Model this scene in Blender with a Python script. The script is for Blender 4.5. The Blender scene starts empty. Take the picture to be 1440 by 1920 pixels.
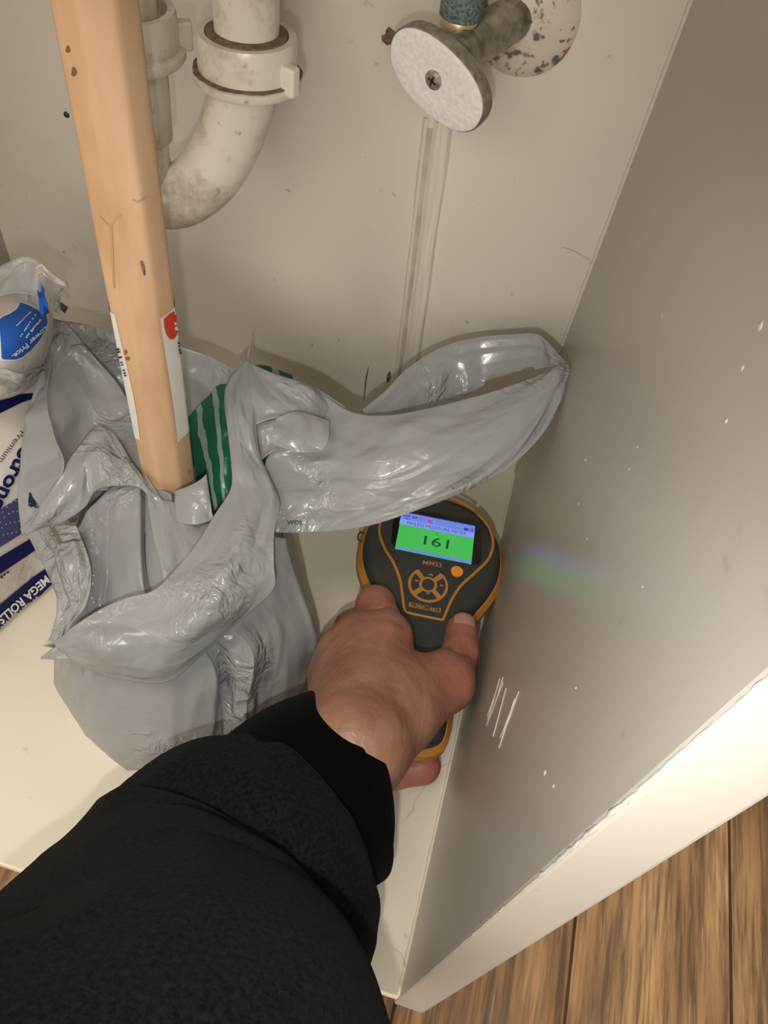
import bpy, bmesh, math, random
import numpy as np
from mathutils import Vector, Matrix, noise
from mathutils.bvhtree import BVHTree

scn = bpy.context.scene
COL = scn.collection
random.seed(4)

# ------------------------------------------------------------------ camera
FPX, CX, CY = 1442.0, 720.0, 960.0
CAMZ = 0.59                       # lens height over the room floor
CABZ = 0.10                       # top of the cabinet floor board
CH = CAMZ - CABZ
ROT = np.array([[0.95857178, -0.27393404, 0.07810427],
                [0.26308356, 0.74626467, -0.61145407],
                [0.10921162, 0.60667057, 0.7874158]])
CAM = np.array([0.0, 0.0, CAMZ])

cam_data = bpy.data.cameras.new('camera')
cam_data.sensor_fit = 'VERTICAL'
cam_data.sensor_height = 36.0
cam_data.lens = FPX * 36.0 / 1920.0
cam_data.clip_start = 0.01
cam = bpy.data.objects.new('camera', cam_data)
COL.objects.link(cam)
m4 = Matrix.Identity(4)
for i in range(3):
    for j in range(3):
        m4[i][j] = float(ROT[i, j])
m4[2][3] = CAMZ
cam.matrix_world = m4
scn.camera = cam

# ------------------------------------------------------------------ light
world = bpy.data.worlds.new('world')
scn.world = world
world.use_nodes = True
bg = world.node_tree.nodes['Background']
bg.inputs[0].default_value = (1.0, 0.92, 0.80, 1)
bg.inputs[1].default_value = 0.42


def to_world(v):
    return ROT @ np.array(v) + CAM


fl = bpy.data.lights.new('phone_flash', 'SPOT')          # flash of the phone that takes the picture
fl.energy = 2.6
fl.color = (1.0, 0.97, 0.93)
fl.spot_size = math.radians(94)
fl.spot_blend = 1.0
fl.shadow_soft_size = 0.004
flo = bpy.data.objects.new('phone_flash', fl)
COL.objects.link(flo)
flo.matrix_world = Matrix.Translation(Vector(to_world((-0.010, -0.036, 0.0)))) @ m4.to_3x3().to_4x4()

rl = bpy.data.lights.new('room_ceiling_lamp', 'AREA')
rl.shape = 'DISK'
rl.size = 0.9
rl.energy = 22.0
rl.color = (1.0, 0.90, 0.74)
rlo = bpy.data.objects.new('room_ceiling_lamp', rl)
COL.objects.link(rlo)
rlo.location = (-0.45, -0.42, 2.3)
rlo.rotation_euler = (Vector((-0.20, 0.1, 0.1)) - Vector(rlo.location)).to_track_quat('-Z', 'Y').to_euler()

r2 = bpy.data.lights.new('added_front_fill', 'AREA')  # broad fill added in front to brighten the cabinet interior, not a known fixture
r2.shape = 'RECTANGLE'
r2.size, r2.size_y = 1.6, 1.2
r2.energy = 29.0
r2.color = (1.0, 0.91, 0.78)
r2o = bpy.data.objects.new('added_front_fill', r2)
COL.objects.link(r2o)
r2o.location = (-0.15, -1.55, 1.05)
r2o.rotation_euler = (Vector((-0.15, 0.4, 0.45)) - Vector(r2o.location)).to_track_quat('-Z', 'Y').to_euler()

scn.view_settings.view_transform = 'Standard'
scn.view_settings.look = 'None'
scn.view_settings.exposure = 0.15
scn.view_settings.gamma = 1.0
scn.view_settings.use_curve_mapping = False


# ------------------------------------------------------------------ helpers
def ray(x, y):
    return ROT @ np.array([(x - CX) / FPX, -(y - CY) / FPX, -1.0])


def P(x, y, t):
    """point at distance t (along the viewing axis) in direction (x, y)"""
    return CAM + ray(x, y) * t


def PH(x, y, h):
    """point in direction (x, y) at height h over the cabinet floor"""
    r = ray(x, y)
    return CAM + r * ((CH - h) / -r[2])


def PY(x, y, Y):
    r = ray(x, y)
    return CAM + r * (Y / r[1])


def PX(x, y, X):
    r = ray(x, y)
    return CAM + r * (X / r[0])


def px_of(p):
    c = ROT.T @ (np.asarray(p) - CAM)
    return CX + FPX * c[0] / -c[2], CY - FPX * c[1] / -c[2]


def empty(name, loc, label, cat, group=None):
    o = bpy.data.objects.new(name, None)
    COL.objects.link(o)
    o.location = loc
    tag(o, label, cat, group)
    return o


def tag(o, label=None, cat=None, group=None, kind=None):
    if label: o['label'] = label
    if cat: o['category'] = cat
    if group: o['group'] = group
    if kind: o['kind'] = kind
    return o


def parent_to(o, par):
    if par is None: return
    o.parent = par
    loc = Vector((0, 0, 0))
    q = par
    while q is not None:
        loc += q.location
        q = q.parent
    if o.data is not None:
        o.data.transform(Matrix.Translation(-loc))


def mesh(name, verts, faces, mat, parent=None, smooth=True, uvs=None):
    me = bpy.data.meshes.new(name)
    me.from_pydata([tuple(float(c) for c in v) for v in verts], [], faces)
    if mat is not None: me.materials.append(mat)
    if smooth: me.polygons.foreach_set('use_smooth', [True] * len(me.polygons))
    if uvs is not None:
        uvl = me.uv_layers.new(name='UVMap')
        for lp in me.loops:
            uvl.data[lp.index].uv = uvs[lp.vertex_index]
    me.update()
    o = bpy.data.objects.new(name, me)
    COL.objects.link(o)
    parent_to(o, parent)
    return o


def finish_normals(o):
    bm = bmesh.new(); bm.from_mesh(o.data)
    bmesh.ops.recalc_face_normals(bm, faces=bm.faces)
    bm.to_mesh(o.data); bm.free()
    return o


def struct(o):
    o['kind'] = 'structure'
    return o


def cr_interp(a, n, axis=0, closed=False):
    """Catmull-Rom resample of array a along an axis to n samples"""
    a = np.moveaxis(np.asarray(a, float), axis, 0)
    m = a.shape[0]
    s = np.linspace(0, m if closed else m - 1, n, endpoint=not closed)
    i = np.floor(s).astype(int)
    if not closed: i = np.clip(i, 0, m - 2)
    f = (s - i).reshape((-1,) + (1,) * (a.ndim - 1))
    if closed:
        g = lambda k: a[(i + k) % m]
        p0, p1, p2, p3 = g(-1), g(0), g(1), g(2)
    else:
        ext = np.concatenate([(2 * a[0] - a[1])[None], a, (2 * a[-1] - a[-2])[None]])
        p0, p1, p2, p3 = ext[i], ext[i + 1], ext[i + 2], ext[i + 3]
    r = 0.5 * (2 * p1 + (p2 - p0) * f + (2 * p0 - 5 * p1 + 4 * p2 - p3) * f ** 2 + (3 * p1 - p0 - 3 * p2 + p3) * f ** 3)
    return np.moveaxis(r, 0, axis)


def grid_normals(g):
    du = np.gradient(g, axis=1); dv = np.gradient(g, axis=0)
    n = np.cross(du, dv)
    l = np.linalg.norm(n, axis=2, keepdims=True); l[l < 1e-12] = 1
    return n / l


def crumple(p, seed, scale):
    q = Vector((p[0] * scale + seed * 3.1, p[1] * scale - seed * 1.7, p[2] * scale + seed))
    w = noise.noise_vector(q * 0.6) * 0.5
    d = noise.voronoi(q + w)[0]
    return (d[0] - 0.5) * 0.8 + noise.noise(q * 0.5) * 0.6


def inside(poly, x, y):
    c = False
    n = len(poly)
    for i in range(n):
        x1, y1 = poly[i]; x2, y2 = poly[(i + 1) % n]
        if (y1 > y) != (y2 > y) and x < (x2 - x1) * (y - y1) / (y2 - y1) + x1:
            c = not c
    return c


def patch_grid(rows, nu, nv, closed=False, pt=None):
    pt = pt or PH
    ctrl = np.array([[pt(*p) if len(p) == 3 else p[:3] for p in r] for r in rows])
    return cr_interp(cr_interp(ctrl, nv, 0), nu, 1, closed)


def film(name, rows, mat, parent, nu=60, nv=60, amp=0.0012, scale=45, seed=1, folds=None, closed=False,
         holes=None, thick=0.00035, pt=None, edge=0.25, dens=1.0, dirn=None, spread=.35, crease=.15, linear=False):
    """a sheet of thin plastic film through control points, creased and crumpled"""
    g = patch_grid(rows, nu, nv, closed, pt)
    if linear:
        c_ = cr_interp(np.array([[PH(*p) for p in r] for r in rows]), nv, 0); q_ = np.concatenate([c_, c_[:, :1]], 1); k_ = q_.shape[1] - 1
        s_ = np.arange(nu) * k_ / nu; i_ = np.floor(s_).astype(int); f_ = (s_ - i_)[None, :, None]
        g = q_[:, i_] * (1 - f_) + q_[:, i_ + 1] * f_
    N = grid_normals(g)
    out = g.copy()
    Wd = np.linalg.norm(np.diff(g, axis=1), axis=2).sum(1).mean(); Hd = np.linalg.norm(np.diff(g, axis=0), axis=2).sum(0).mean()
    rr = random.Random(seed * 7 + 1)
    UU, VV = np.meshgrid(np.linspace(0, 1, nu) * Wd, np.linspace(0, 1, nv) * Hd)
    fold = np.zeros((nv, nu))
    for k in range(int(6 + Wd * Hd * 3500 * dens)):
        cu_, cv_ = rr.random() * Wd, rr.random() * Hd
        th_ = (rr.gauss(dirn, spread) if dirn is not None else rr.random() * math.pi)
        L_, w_ = rr.uniform(.015, .075), rr.uniform(.003, .016)
        best = 1e9
        for sh in ((-Wd, 0, Wd) if closed else (0,)):
            s_ = (UU - cu_ + sh) * -math.sin(th_) + (VV - cv_) * math.cos(th_); l_ = (UU - cu_ + sh) * math.cos(th_) + (VV - cv_) * math.sin(th_)
            wl = w_ * (1.0 + .6 * l_ / L_)
            fold += rr.choice((1, -1)) * (1 if not closed else 1) * crease * w_ * np.clip(1 - np.abs(s_) / np.maximum(wl, 1e-4), 0, 1) * np.clip(1 - (l_ / L_) ** 2, 0, 1)
    for j in range(nv):
        for i in range(nu):
            d = 0.42 * amp * crumple(g[j, i], seed, scale) + fold[j, i]
            v, u = j / (nv - 1), i / (nu - 1)
            if folds:
                for (du, dv, freq, fa, ph) in folds:
                    s = (u * du + v * dv) * freq + ph + 0.5 * noise.noise(Vector((u * 2.3 + seed, v * 2.1, seed * .37)))
                    d += 0.45 * fa * (abs((s % 1.0) - 0.5) * 4 - 1)
            if not closed:
                e = min(min(u, 1 - u, v, 1 - v) / 0.12, 1.0)
                d *= edge + (1 - edge) * e
            out[j, i] = g[j, i] + N[j, i] * d
    V = out.reshape(-1, 3)
    F = []
    for j in range(nv - 1):
        for i in range(nu if closed else nu - 1):
            i2 = (i + 1) % nu
            f = (j * nu + i, j * nu + i2, (j + 1) * nu + i2, (j + 1) * nu + i)
            if holes:
                c = V[list(f)].mean(0)
                x, y = px_of(c)
                if any(inside(h, x, y) for h in holes): continue
            F.append(f)
    uv = [(i / (nu - 1), j / (nv - 1)) for j in range(nv) for i in range(nu)]
    o = mesh(name, V, F, mat, parent, True, uv)
    if thick:
        s = o.modifiers.new('thickness', 'SOLIDIFY'); s.thickness = thick; s.offset = 0
    return o


def pillow(name, rows, mat, parent, depth, nu=50, nv=50, amp=0.001, scale=40, seed=1, pt=None, power=0.5, push=None):
    """a stuffed soft pack: front sheet through control points and a back sheet bulging away"""
    g = patch_grid(rows, nu, nv, False, pt)
    N = grid_normals(g)
    view = (g - CAM); view /= np.linalg.norm(view, axis=2, keepdims=True)
    back_dir = np.array(push if push is not None else view.reshape(-1, 3).mean(0))
    back_dir = back_dir / np.linalg.norm(back_dir)
    V = []; F = []; UV = []
    for j in range(nv):
        for i in range(nu):
            V.append(g[j, i] + N[j, i] * amp * crumple(g[j, i], seed, scale)); UV.append((i / (nu - 1), j / (nv - 1)))
    for j in range(nv):
        for i in range(nu):
            u, v = i / (nu - 1), j / (nv - 1)
            k = max(0.0, 16 * u * (1 - u) * v * (1 - v)) ** power
            V.append(g[j, i] + back_dir * depth * (0.04 + 0.96 * k)); UV.append((u, v))
    n0 = nu * nv
    for j in range(nv - 1):
        for i in range(nu - 1):
            a, b, c, d = j * nu + i, j * nu + i + 1, (j + 1) * nu + i + 1, (j + 1) * nu + i
            F.append((a, b, c, d)); F.append((n0 + d, n0 + c, n0 + b, n0 + a))
    rim = [i for i in range(nu)] + [j * nu + nu - 1 for j in range(1, nv)] + \
          [(nv - 1) * nu + i for i in range(nu - 2, -1, -1)] + [j * nu for j in range(nv - 2, 0, -1)]
    for k in range(len(rim)):
        a, b = rim[k], rim[(k + 1) % len(rim)]
        F.append((b, a, n0 + a, n0 + b))
    o = mesh(name, V, F, mat, parent, True, UV)
    return finish_normals(o)


def frames(pts):
    pts = [np.asarray(p, float) for p in pts]
    n = len(pts); T = []
    for i in range(n):
        a = pts[max(i - 1, 0)]; b = pts[min(i + 1, n - 1)]
        d = b - a; T.append(d / np.linalg.norm(d))
    ref = np.array([0, 0, 1.0]) if abs(T[0][2]) < 0.9 else np.array([1.0, 0, 0])
    u = np.cross(T[0], ref); u /= np.linalg.norm(u)
    fr = []
    for i in range(n):
        u = u - T[i] * np.dot(u, T[i]); u /= np.linalg.norm(u)
        fr.append((T[i], u, np.cross(T[i], u)))
    return pts, fr


def tube(name, pts, radii, mat, parent=None, seg=28, caps=True, smooth=True, prof=None, a0=0.0, a1=None):
    pts, fr = frames(pts)
    V = []; F = []
    n = len(pts)
    full = a1 is None
    cnt = seg if full else seg + 1
    for i in range(n):
        r = radii[i] if hasattr(radii, '__len__') else radii
        for k in range(cnt):
            a = 2 * math.pi * k / seg if full else a0 + (a1 - a0) * k / seg
            rr = r * (prof(a, i) if prof else 1.0)
            V.append(pts[i] + (fr[i][1] * math.cos(a) + fr[i][2] * math.sin(a)) * rr)
    for i in range(n - 1):
        for k in range(seg):
            k2 = (k + 1) % cnt
            F.append((i * cnt + k, i * cnt + k2, (i + 1) * cnt + k2, (i + 1) * cnt + k))
    if caps and full:
        F.append(tuple(range(cnt))[::-1]); F.append(tuple((n - 1) * cnt + k for k in range(cnt)))
    o = mesh(name, V, F, mat, parent, smooth)
    if full: finish_normals(o)
    return o


def lathe(name, base, axis, prof, mat, parent=None, seg=40, mod=None):
    """turn a profile [(distance along axis, radius)...] round an axis"""
    axis = np.asarray(axis, float); axis /= np.linalg.norm(axis)
    ref = np.array([0, 0, 1.0]) if abs(axis[2]) < 0.9 else np.array([0, 1.0, 0])
    u = np.cross(axis, ref); u /= np.linalg.norm(u); w = np.cross(axis, u)
    V = []; F = []
    for j, (d, r) in enumerate(prof):
        for k in range(seg):
            a = 2 * math.pi * k / seg
            rr = r * (mod(a, j) if mod else 1)
            V.append(np.asarray(base) + axis * d + (u * math.cos(a) + w * math.sin(a)) * rr)
    n = len(prof)
    for j in range(n - 1):
        for k in range(seg):
            k2 = (k + 1) % seg
            F.append((j * seg + k, j * seg + k2, (j + 1) * seg + k2, (j + 1) * seg + k))
    F.append(tuple(range(seg))[::-1]); F.append(tuple((n - 1) * seg + k for k in range(seg)))
    o = finish_normals(mesh(name, V, F, mat, parent, True))
    sharp(o, 40)
    return o


def sharp(o, deg):
    me = o.data
    bm = bmesh.new(); bm.from_mesh(me)
    lim = math.radians(deg)
    for e in bm.edges:
        if len(e.link_faces) == 2 and e.calc_face_angle(0) > lim: e.smooth = False
    bm.to_mesh(me); bm.free()


def box(name, lo, hi, mat, parent=None, bevel=0.0):
    x0, y0, z0 = lo; x1, y1, z1 = hi
    V = [(x0, y0, z0), (x1, y0, z0), (x1, y1, z0), (x0, y1, z0), (x0, y0, z1), (x1, y0, z1), (x1, y1, z1), (x0, y1, z1)]
    F = [(3, 2, 1, 0), (4, 5, 6, 7), (0, 1, 5, 4), (1, 2, 6, 5), (2, 3, 7, 6), (3, 0, 4, 7)]
    o = mesh(name, V, F, mat, parent, False)
    if bevel:
        b = o.modifiers.new('bevel', 'BEVEL'); b.width = bevel; b.segments = 3
    return o


def bvh_of(o):
    loc = Vector((0, 0, 0)); q = o
    while q is not None:
        loc += q.location; q = q.parent
    return BVHTree.FromPolygons([v.co + loc for v in o.data.vertices], [tuple(p.vertices) for p in o.data.polygons])


def decal(name, polys, target, mat, parent, lift=0.0006, good=None):
    """print lying on a surface: outlines seen in the picture, laid onto the surface as thin ink"""
    bv = bvh_of(target)
    V = []; F = []
    for V2, F2 in polys:
        base = len(V); ok = []
        for (x, y) in V2:
            r = ray(x, y); d = Vector(r).normalized()
            hit = bv.ray_cast(Vector(CAM), d)
            if hit[0] is None:
                near = bv.find_nearest(Vector(P(x, y, 0.47)))
                V.append(near[0]); ok.append(False); continue
            if good and not good(np.array(hit[0])):
                V.append(hit[0]); ok.append(False); continue
            nrm = hit[1]
            if nrm.dot(d) > 0: nrm = -nrm
            V.append(hit[0] + nrm * lift); ok.append(True)
        for f in F2:
            if all(ok[i] for i in f): F.append(tuple(base + i for i in f))
    used = sorted({i for f in F for i in f}); new = {i: k for k, i in enumerate(used)}
    return mesh(name, [V[i] for i in used], [tuple(new[i] for i in f) for f in F], mat, parent, False)


def poly_grid(poly, step=5.0):
    """fill an outline with small faces so that it can follow a curved surface"""
    bm = bmesh.new()
    vs = [bm.verts.new((x, y, 0)) for x, y in poly]
    bm.faces.new(vs)
    bmesh.ops.triangulate(bm, faces=bm.faces)
    for ax in (0, 1):
        lo = min(p[ax] for p in poly); hi = max(p[ax] for p in poly)
        c = lo + step
        while c < hi:
            co = [0, 0, 0]; no = [0, 0, 0]; co[ax] = c; no[ax] = 1
            bmesh.ops.bisect_plane(bm, geom=list(bm.verts) + list(bm.edges) + list(bm.faces), plane_co=co, plane_no=no)
            c += step
    bm.verts.index_update()
    r = ([(v.co.x, v.co.y) for v in bm.verts], [tuple(v.index for v in f.verts) for f in bm.faces])
    bm.free()
    return r


def text_2d(s, bold=0.0, shear=0.0):
    cu = bpy.data.curves.new('tmp', 'FONT')
    cu.body = s; cu.offset = bold; cu.shear = shear; cu.resolution_u = 3
    o = bpy.data.objects.new('tmp', cu); COL.objects.link(o)
    bpy.context.view_layer.update()
    me = o.to_mesh()
    V = [(v.co.x, v.co.y) for v in me.vertices]; F = [tuple(p.vertices) for p in me.polygons]
    o.to_mesh_clear()
    bpy.data.objects.remove(o); bpy.data.curves.remove(cu)
    return V, F


def text_px(s, start, end, up, bold=0.0, shear=0.0):
    """text laid from start to end (picture points); up = vector of one capital height"""
    V, F = text_2d(s, bold, shear)
    xs = [v[0] for v in V]; lo, hi = min(xs), max(xs)
    return [(start[0] + (x - lo) / (hi - lo) * (end[0] - start[0]) + y / 0.70 * up[0],
             start[1] + (x - lo) / (hi - lo) * (end[1] - start[1]) + y / 0.70 * up[1]) for x, y in V], F


def marks_px(n, start, end, up, seed=1):
    """a line of print too small to read: a row of little strokes"""
    rr = random.Random(seed); V = []; F = []
    s_, e_, u_ = map(np.array, (start, end, up))
    d = (e_ - s_) / n
    for k in range(n):
        if rr.random() < .12: continue
        a = s_ + d * (k + .10); b = s_ + d * (k + .10 + rr.uniform(.5, .8)); h = u_ * rr.choice((.65, .7, 1.0))
        q = len(V); V += [tuple(a), tuple(b), tuple(b + h), tuple(a + h)]; F.append((q, q + 1, q + 2, q + 3))
    return V, F


# ------------------------------------------------------------------ materials
def new_mat(name):
    m = bpy.data.materials.new(name); m.use_nodes = True
    nt = m.node_tree
    return m, nt, nt.nodes['Principled BSDF']


def N(nt, t, **kw):
    n = nt.nodes.new(t)
    for k, v in kw.items():
        if k in n.inputs: n.inputs[k].default_value = v
        else: setattr(n, k, v)
    return n


def coords(nt, scale=(1, 1, 1), out='Object'):
    tc = N(nt, 'ShaderNodeTexCoord'); mp = N(nt, 'ShaderNodeMapping')
    mp.inputs['Scale'].default_value = scale
    nt.links.new(tc.outputs[out], mp.inputs['Vector'])
    return mp.outputs['Vector']


def ramp(nt, fac, stops, interp='LINEAR'):
    r = N(nt, 'ShaderNodeValToRGB'); r.color_ramp.interpolation = interp
    e = r.color_ramp.elements
    while len(e) < len(stops): e.new(0.5)
    for k, (p, c) in enumerate(stops):
        e[k].position = p; e[k].color = (c[0], c[1], c[2], 1) if hasattr(c, '__len__') else (c, c, c, 1)
    nt.links.new(fac, r.inputs['Fac'])
    return r.outputs['Color']


def mixc(nt, fac, a, b, mode='MIX'):
    n = N(nt, 'ShaderNodeMix', data_type='RGBA', blend_type=mode)
    for sock, val in ((n.inputs[0], fac), (n.inputs[6], a), (n.inputs[7], b)):
        if isinstance(val, bpy.types.NodeSocket): nt.links.new(val, sock)
        elif hasattr(val, '__len__'): sock.default_value = (val[0], val[1], val[2], 1)
        else: sock.default_value = val
    return n.outputs[2]


def bump(nt, height, strength, dist, bsdf, prev=None):
    b = N(nt, 'ShaderNodeBump'); b.inputs['Strength'].default_value = strength; b.inputs['Distance'].default_value = dist
    nt.links.new(height, b.inputs['Height'])
    if prev is not None: nt.links.new(prev, b.inputs['Normal'])
    if bsdf is not None: nt.links.new(b.outputs['Normal'], bsdf.inputs['Normal'])
    return b.outputs['Normal']


def plain(name, col, rough=0.5, metal=0.0, nscale=0, nvar=0.0, bstr=0.0, bdist=0.0005, spec=0.5, bscale=None):
    m, nt, b = new_mat(name)
    b.inputs['Roughness'].default_value = rough; b.inputs['Metallic'].default_value = metal
    b.inputs['Specular IOR Level'].default_value = spec
    b.inputs['Base Color'].default_value = (*col, 1)
    if nscale:
        n = N(nt, 'ShaderNodeTexNoise'); n.inputs['Scale'].default_value = nscale; n.inputs['Detail'].default_value = 4
        nt.links.new(coords(nt), n.inputs['Vector'])
        c = ramp(nt, n.outputs['Fac'], [(0.3, [x * (1 - nvar) for x in col]), (0.7, [min(1, x * (1 + nvar)) for x in col])])
        nt.links.new(c, b.inputs['Base Color'])
        if bstr:
            n2 = N(nt, 'ShaderNodeTexNoise'); n2.inputs['Scale'].default_value = bscale or nscale; n2.inputs['Detail'].default_value = 3
            nt.links.new(coords(nt), n2.inputs['Vector'])
            bump(nt, n2.outputs['Fac'], bstr, bdist, b)
    return m


def paint(name, col, rough, dirt=0.5, bstr=0.15, grime=(0.20, 0.15, 0.10), crack=False, brush=False, blob=0.3):
    """old brushed household paint with flecks, scuffs and a few stains"""
    m, nt, b = new_mat(name)
    b.inputs['Roughness'].default_value = rough
    v = coords(nt)
    big = N(nt, 'ShaderNodeTexNoise'); big.inputs['Scale'].default_value = 7; big.inputs['Detail'].default_value = 5
    nt.links.new(v, big.inputs['Vector'])
    c = ramp(nt, big.outputs['Fac'], [(0.3, [x * 0.93 for x in col]), (0.65, col)])
    sp = N(nt, 'ShaderNodeTexNoise'); sp.inputs['Scale'].default_value = 95; sp.inputs['Detail'].default_value = 2
    nt.links.new(v, sp.inputs['Vector'])
    f = ramp(nt, sp.outputs['Fac'], [(0.72, 0.0), (0.80, dirt)])
    c = mixc(nt, f, c, grime)
    sm = N(nt, 'ShaderNodeTexNoise'); sm.inputs['Scale'].default_value = 16; sm.inputs['Detail'].default_value = 6
    nt.links.new(v, sm.inputs['Vector'])
    f2 = ramp(nt, sm.outputs['Fac'], [(0.60, 0.0), (0.85, blob * dirt)])
    c = mixc(nt, f2, c, [x * 0.45 for x in col])
    hgt = sm.outputs['Fac']
    if crack:
        vo = N(nt, 'ShaderNodeTexVoronoi', feature='DISTANCE_TO_EDGE'); vo.inputs['Scale'].default_value = 17
        dn = N(nt, 'ShaderNodeTexNoise'); dn.inputs['Scale'].default_value = 30; nt.links.new(v, dn.inputs['Vector'])
        wv = mixc(nt, 0.03, v, dn.outputs['Color']); nt.links.new(wv, vo.inputs['Vector'])
        ln = ramp(nt, vo.outputs['Distance'], [(0.0, 1.0), (0.012, 0.0)])
        gate = ramp(nt, big.outputs['Fac'], [(0.60, 0.0), (0.66, 0.55)])
        mm = N(nt, 'ShaderNodeMath', operation='MULTIPLY'); nt.links.new(ln, mm.inputs[0]); nt.links.new(gate, mm.inputs[1])
        c = mixc(nt, mm.outputs[0], c, grime)
    nt.links.new(c, b.inputs['Base Color'])
    nr = bump(nt, hgt, bstr, 0.004, None)
    fn = N(nt, 'ShaderNodeTexNoise'); fn.inputs['Scale'].default_value = 60; fn.inputs['Detail'].default_value = 2
    nt.links.new(coords(nt, (1, 1, 0.12) if brush else (1, 1, 1)), fn.inputs['Vector'])
    bump(nt, fn.outputs['Fac'], 0.10, 0.0015, b, nr)
    return m


M = {}
M['wall'] = paint('back_wall_paint', (0.66, 0.615, 0.54), 0.45, dirt=0.55, bstr=0.12)
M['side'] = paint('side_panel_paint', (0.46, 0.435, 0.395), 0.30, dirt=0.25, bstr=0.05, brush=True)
M['cabfloor'] = paint('cabinet_floor_paint', (0.72, 0.67, 0.55), 0.42, dirt=0.35, bstr=0.10, crack=True)


def film_mat(name, col, transl=0.35, rough=0.30, bstr=0.35, see=0.0):
    m, nt, b = new_mat(name)
    b.inputs['Base Color'].default_value = (*col, 1); b.inputs['Roughness'].default_value = rough
    b.inputs['Specular IOR Level'].default_value = 0.55
    v = coords(nt)
    n1 = N(nt, 'ShaderNodeTexNoise'); n1.inputs['Scale'].default_value = 38; n1.inputs['Detail'].default_value = 3; n1.inputs['Distortion'].default_value = 1.4
    nt.links.new(v, n1.inputs['Vector'])
    v1 = N(nt, 'ShaderNodeTexVoronoi'); v1.inputs['Scale'].default_value = 55
    dst = mixc(nt, 0.05, v, n1.outputs['Color']); nt.links.new(dst, v1.inputs['Vector'])
    gz = N(nt, 'ShaderNodeTexNoise'); gz.inputs['Scale'].default_value = 14; gz.inputs['Detail'].default_value = 1; nt.links.new(v, gz.inputs['Vector'])
    gt = ramp(nt, gz.outputs['Fac'], [(0.50, 0.05), (0.64, 1.0)])
    fine = N(nt, 'ShaderNodeTexVoronoi'); fine.inputs['Scale'].default_value = 130; nt.links.new(dst, fine.inputs['Vector'])
    hm = N(nt, 'ShaderNodeMath', operation='ADD'); nt.links.new(v1.outputs['Distance'], hm.inputs[0])
    hs = N(nt, 'ShaderNodeMath', operation='MULTIPLY'); nt.links.new(fine.outputs['Distance'], hs.inputs[0]); hs.inputs[1].default_value = 0.45
    nt.links.new(hs.outputs[0], hm.inputs[1])
    hg = N(nt, 'ShaderNodeMath', operation='MULTIPLY'); nt.links.new(hm.outputs[0], hg.inputs[0]); nt.links.new(gt, hg.inputs[1])
    nr = bump(nt, n1.outputs['Fac'], bstr * .2, 0.004, None)
    nr2 = bump(nt, hg.outputs[0], bstr * 2.2, 0.004, b, nr)
    tr = N(nt, 'ShaderNodeBsdfTranslucent'); tr.inputs['Color'].default_value = (*[min(1, c * 1.1) for c in col], 1)
    nt.links.new(nr2, tr.inputs['Normal'])
    mx = N(nt, 'ShaderNodeMixShader'); mx.inputs[0].default_value = transl
    nt.links.new(b.outputs[0], mx.inputs[1]); nt.links.new(tr.outputs[0], mx.inputs[2])
    last = mx
    if see:
        tp = N(nt, 'ShaderNodeBsdfTransparent'); m2 = N(nt, 'ShaderNodeMixShader'); m2.inputs[0].default_value = see
        nt.links.new(mx.outputs[0], m2.inputs[1]); nt.links.new(tp.outputs[0], m2.inputs[2]); last = m2
    nt.links.new(last.outputs[0], nt.nodes['Material Output'].inputs['Surface'])
    return m


M['bag'] = film_mat('grey_bag_film', (0.47, 0.475, 0.485), 0.30, 0.20, 0.42, see=0.18)
M['bag_print'] = plain('green_bag_ink', (0.03, 0.20, 0.06), 0.4)
M['bag_print_dark'] = plain('dark_green_bag_ink', (0.02, 0.08, 0.05), 0.4)
M['clear'] = film_mat('clear_wrap_film', (0.62, 0.62, 0.64), 0.2, 0.12, 0.6, see=0.62)
M['packfilm'] = film_mat('white_pack_film', (0.62, 0.58, 0.54), 0.05, 0.28, 0.12)
M['packgrey'] = film_mat('grey_pack_inside', (0.42, 0.41, 0.40), 0.1, 0.3, 0.2)
M['navy'] = plain('navy_pack_ink', (0.008, 0.008, 0.085), 0.5, spec=0.12)
M['purple'] = plain('slate_purple_pack_ink', (0.06, 0.06, 0.16), 0.5, spec=0.12)
M['blue'] = plain('blue_label_ink', (0.02, 0.10, 0.42), 0.5, spec=0.12)
M['white_ink'] = plain('white_ink', (0.75, 0.76, 0.80), 0.4)
M['black_ink'] = plain('black_ink', (0.02, 0.02, 0.025), 0.4)
M['lilac_ink'] = plain('lilac_ink', (0.45, 0.47, 0.60), 0.4)

# wood pole
m, nt, b = new_mat('raw_pine_wood')
v = coords(nt, (1, 1, 0.10))
n1 = N(nt, 'ShaderNodeTexNoise'); n1.inputs['Scale'].default_value = 75; n1.inputs['Detail'].default_value = 6; nt.links.new(v, n1.inputs['Vector'])
n2 = N(nt, 'ShaderNodeTexNoise'); n2.inputs['Scale'].default_value = 34; n2.inputs['Detail'].default_value = 4
nt.links.new(coords(nt, (1, 1, 0.35)), n2.inputs['Vector'])
c1 = ramp(nt, n1.outputs['Fac'], [(0.25, (0.56, 0.345, 0.195)), (0.75, (0.72, 0.48, 0.30))])
c2 = mixc(nt, ramp(nt, n2.outputs['Fac'], [(0.48, 0.0), (0.70, 0.60)]), c1, (0.42, 0.23, 0.10))
n3 = N(nt, 'ShaderNodeTexNoise'); n3.inputs['Scale'].default_value = 60; nt.links.new(coords(nt, (1, 1, 0.4)), n3.inputs['Vector'])
c3 = mixc(nt, ramp(nt, n3.outputs['Fac'], [(0.76, 0.0), (0.80, 0.8)]), c2, (0.13, 0.06, 0.03))
nt.links.new(c3, b.inputs['Base Color']); b.inputs['Roughness'].default_value = 0.62
bump(nt, n1.outputs['Fac'], 0.15, 0.001, b)
M['pine'] = m
M['knot'] = plain('pine_knot', (0.20, 0.11, 0.05), 0.6)
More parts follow.
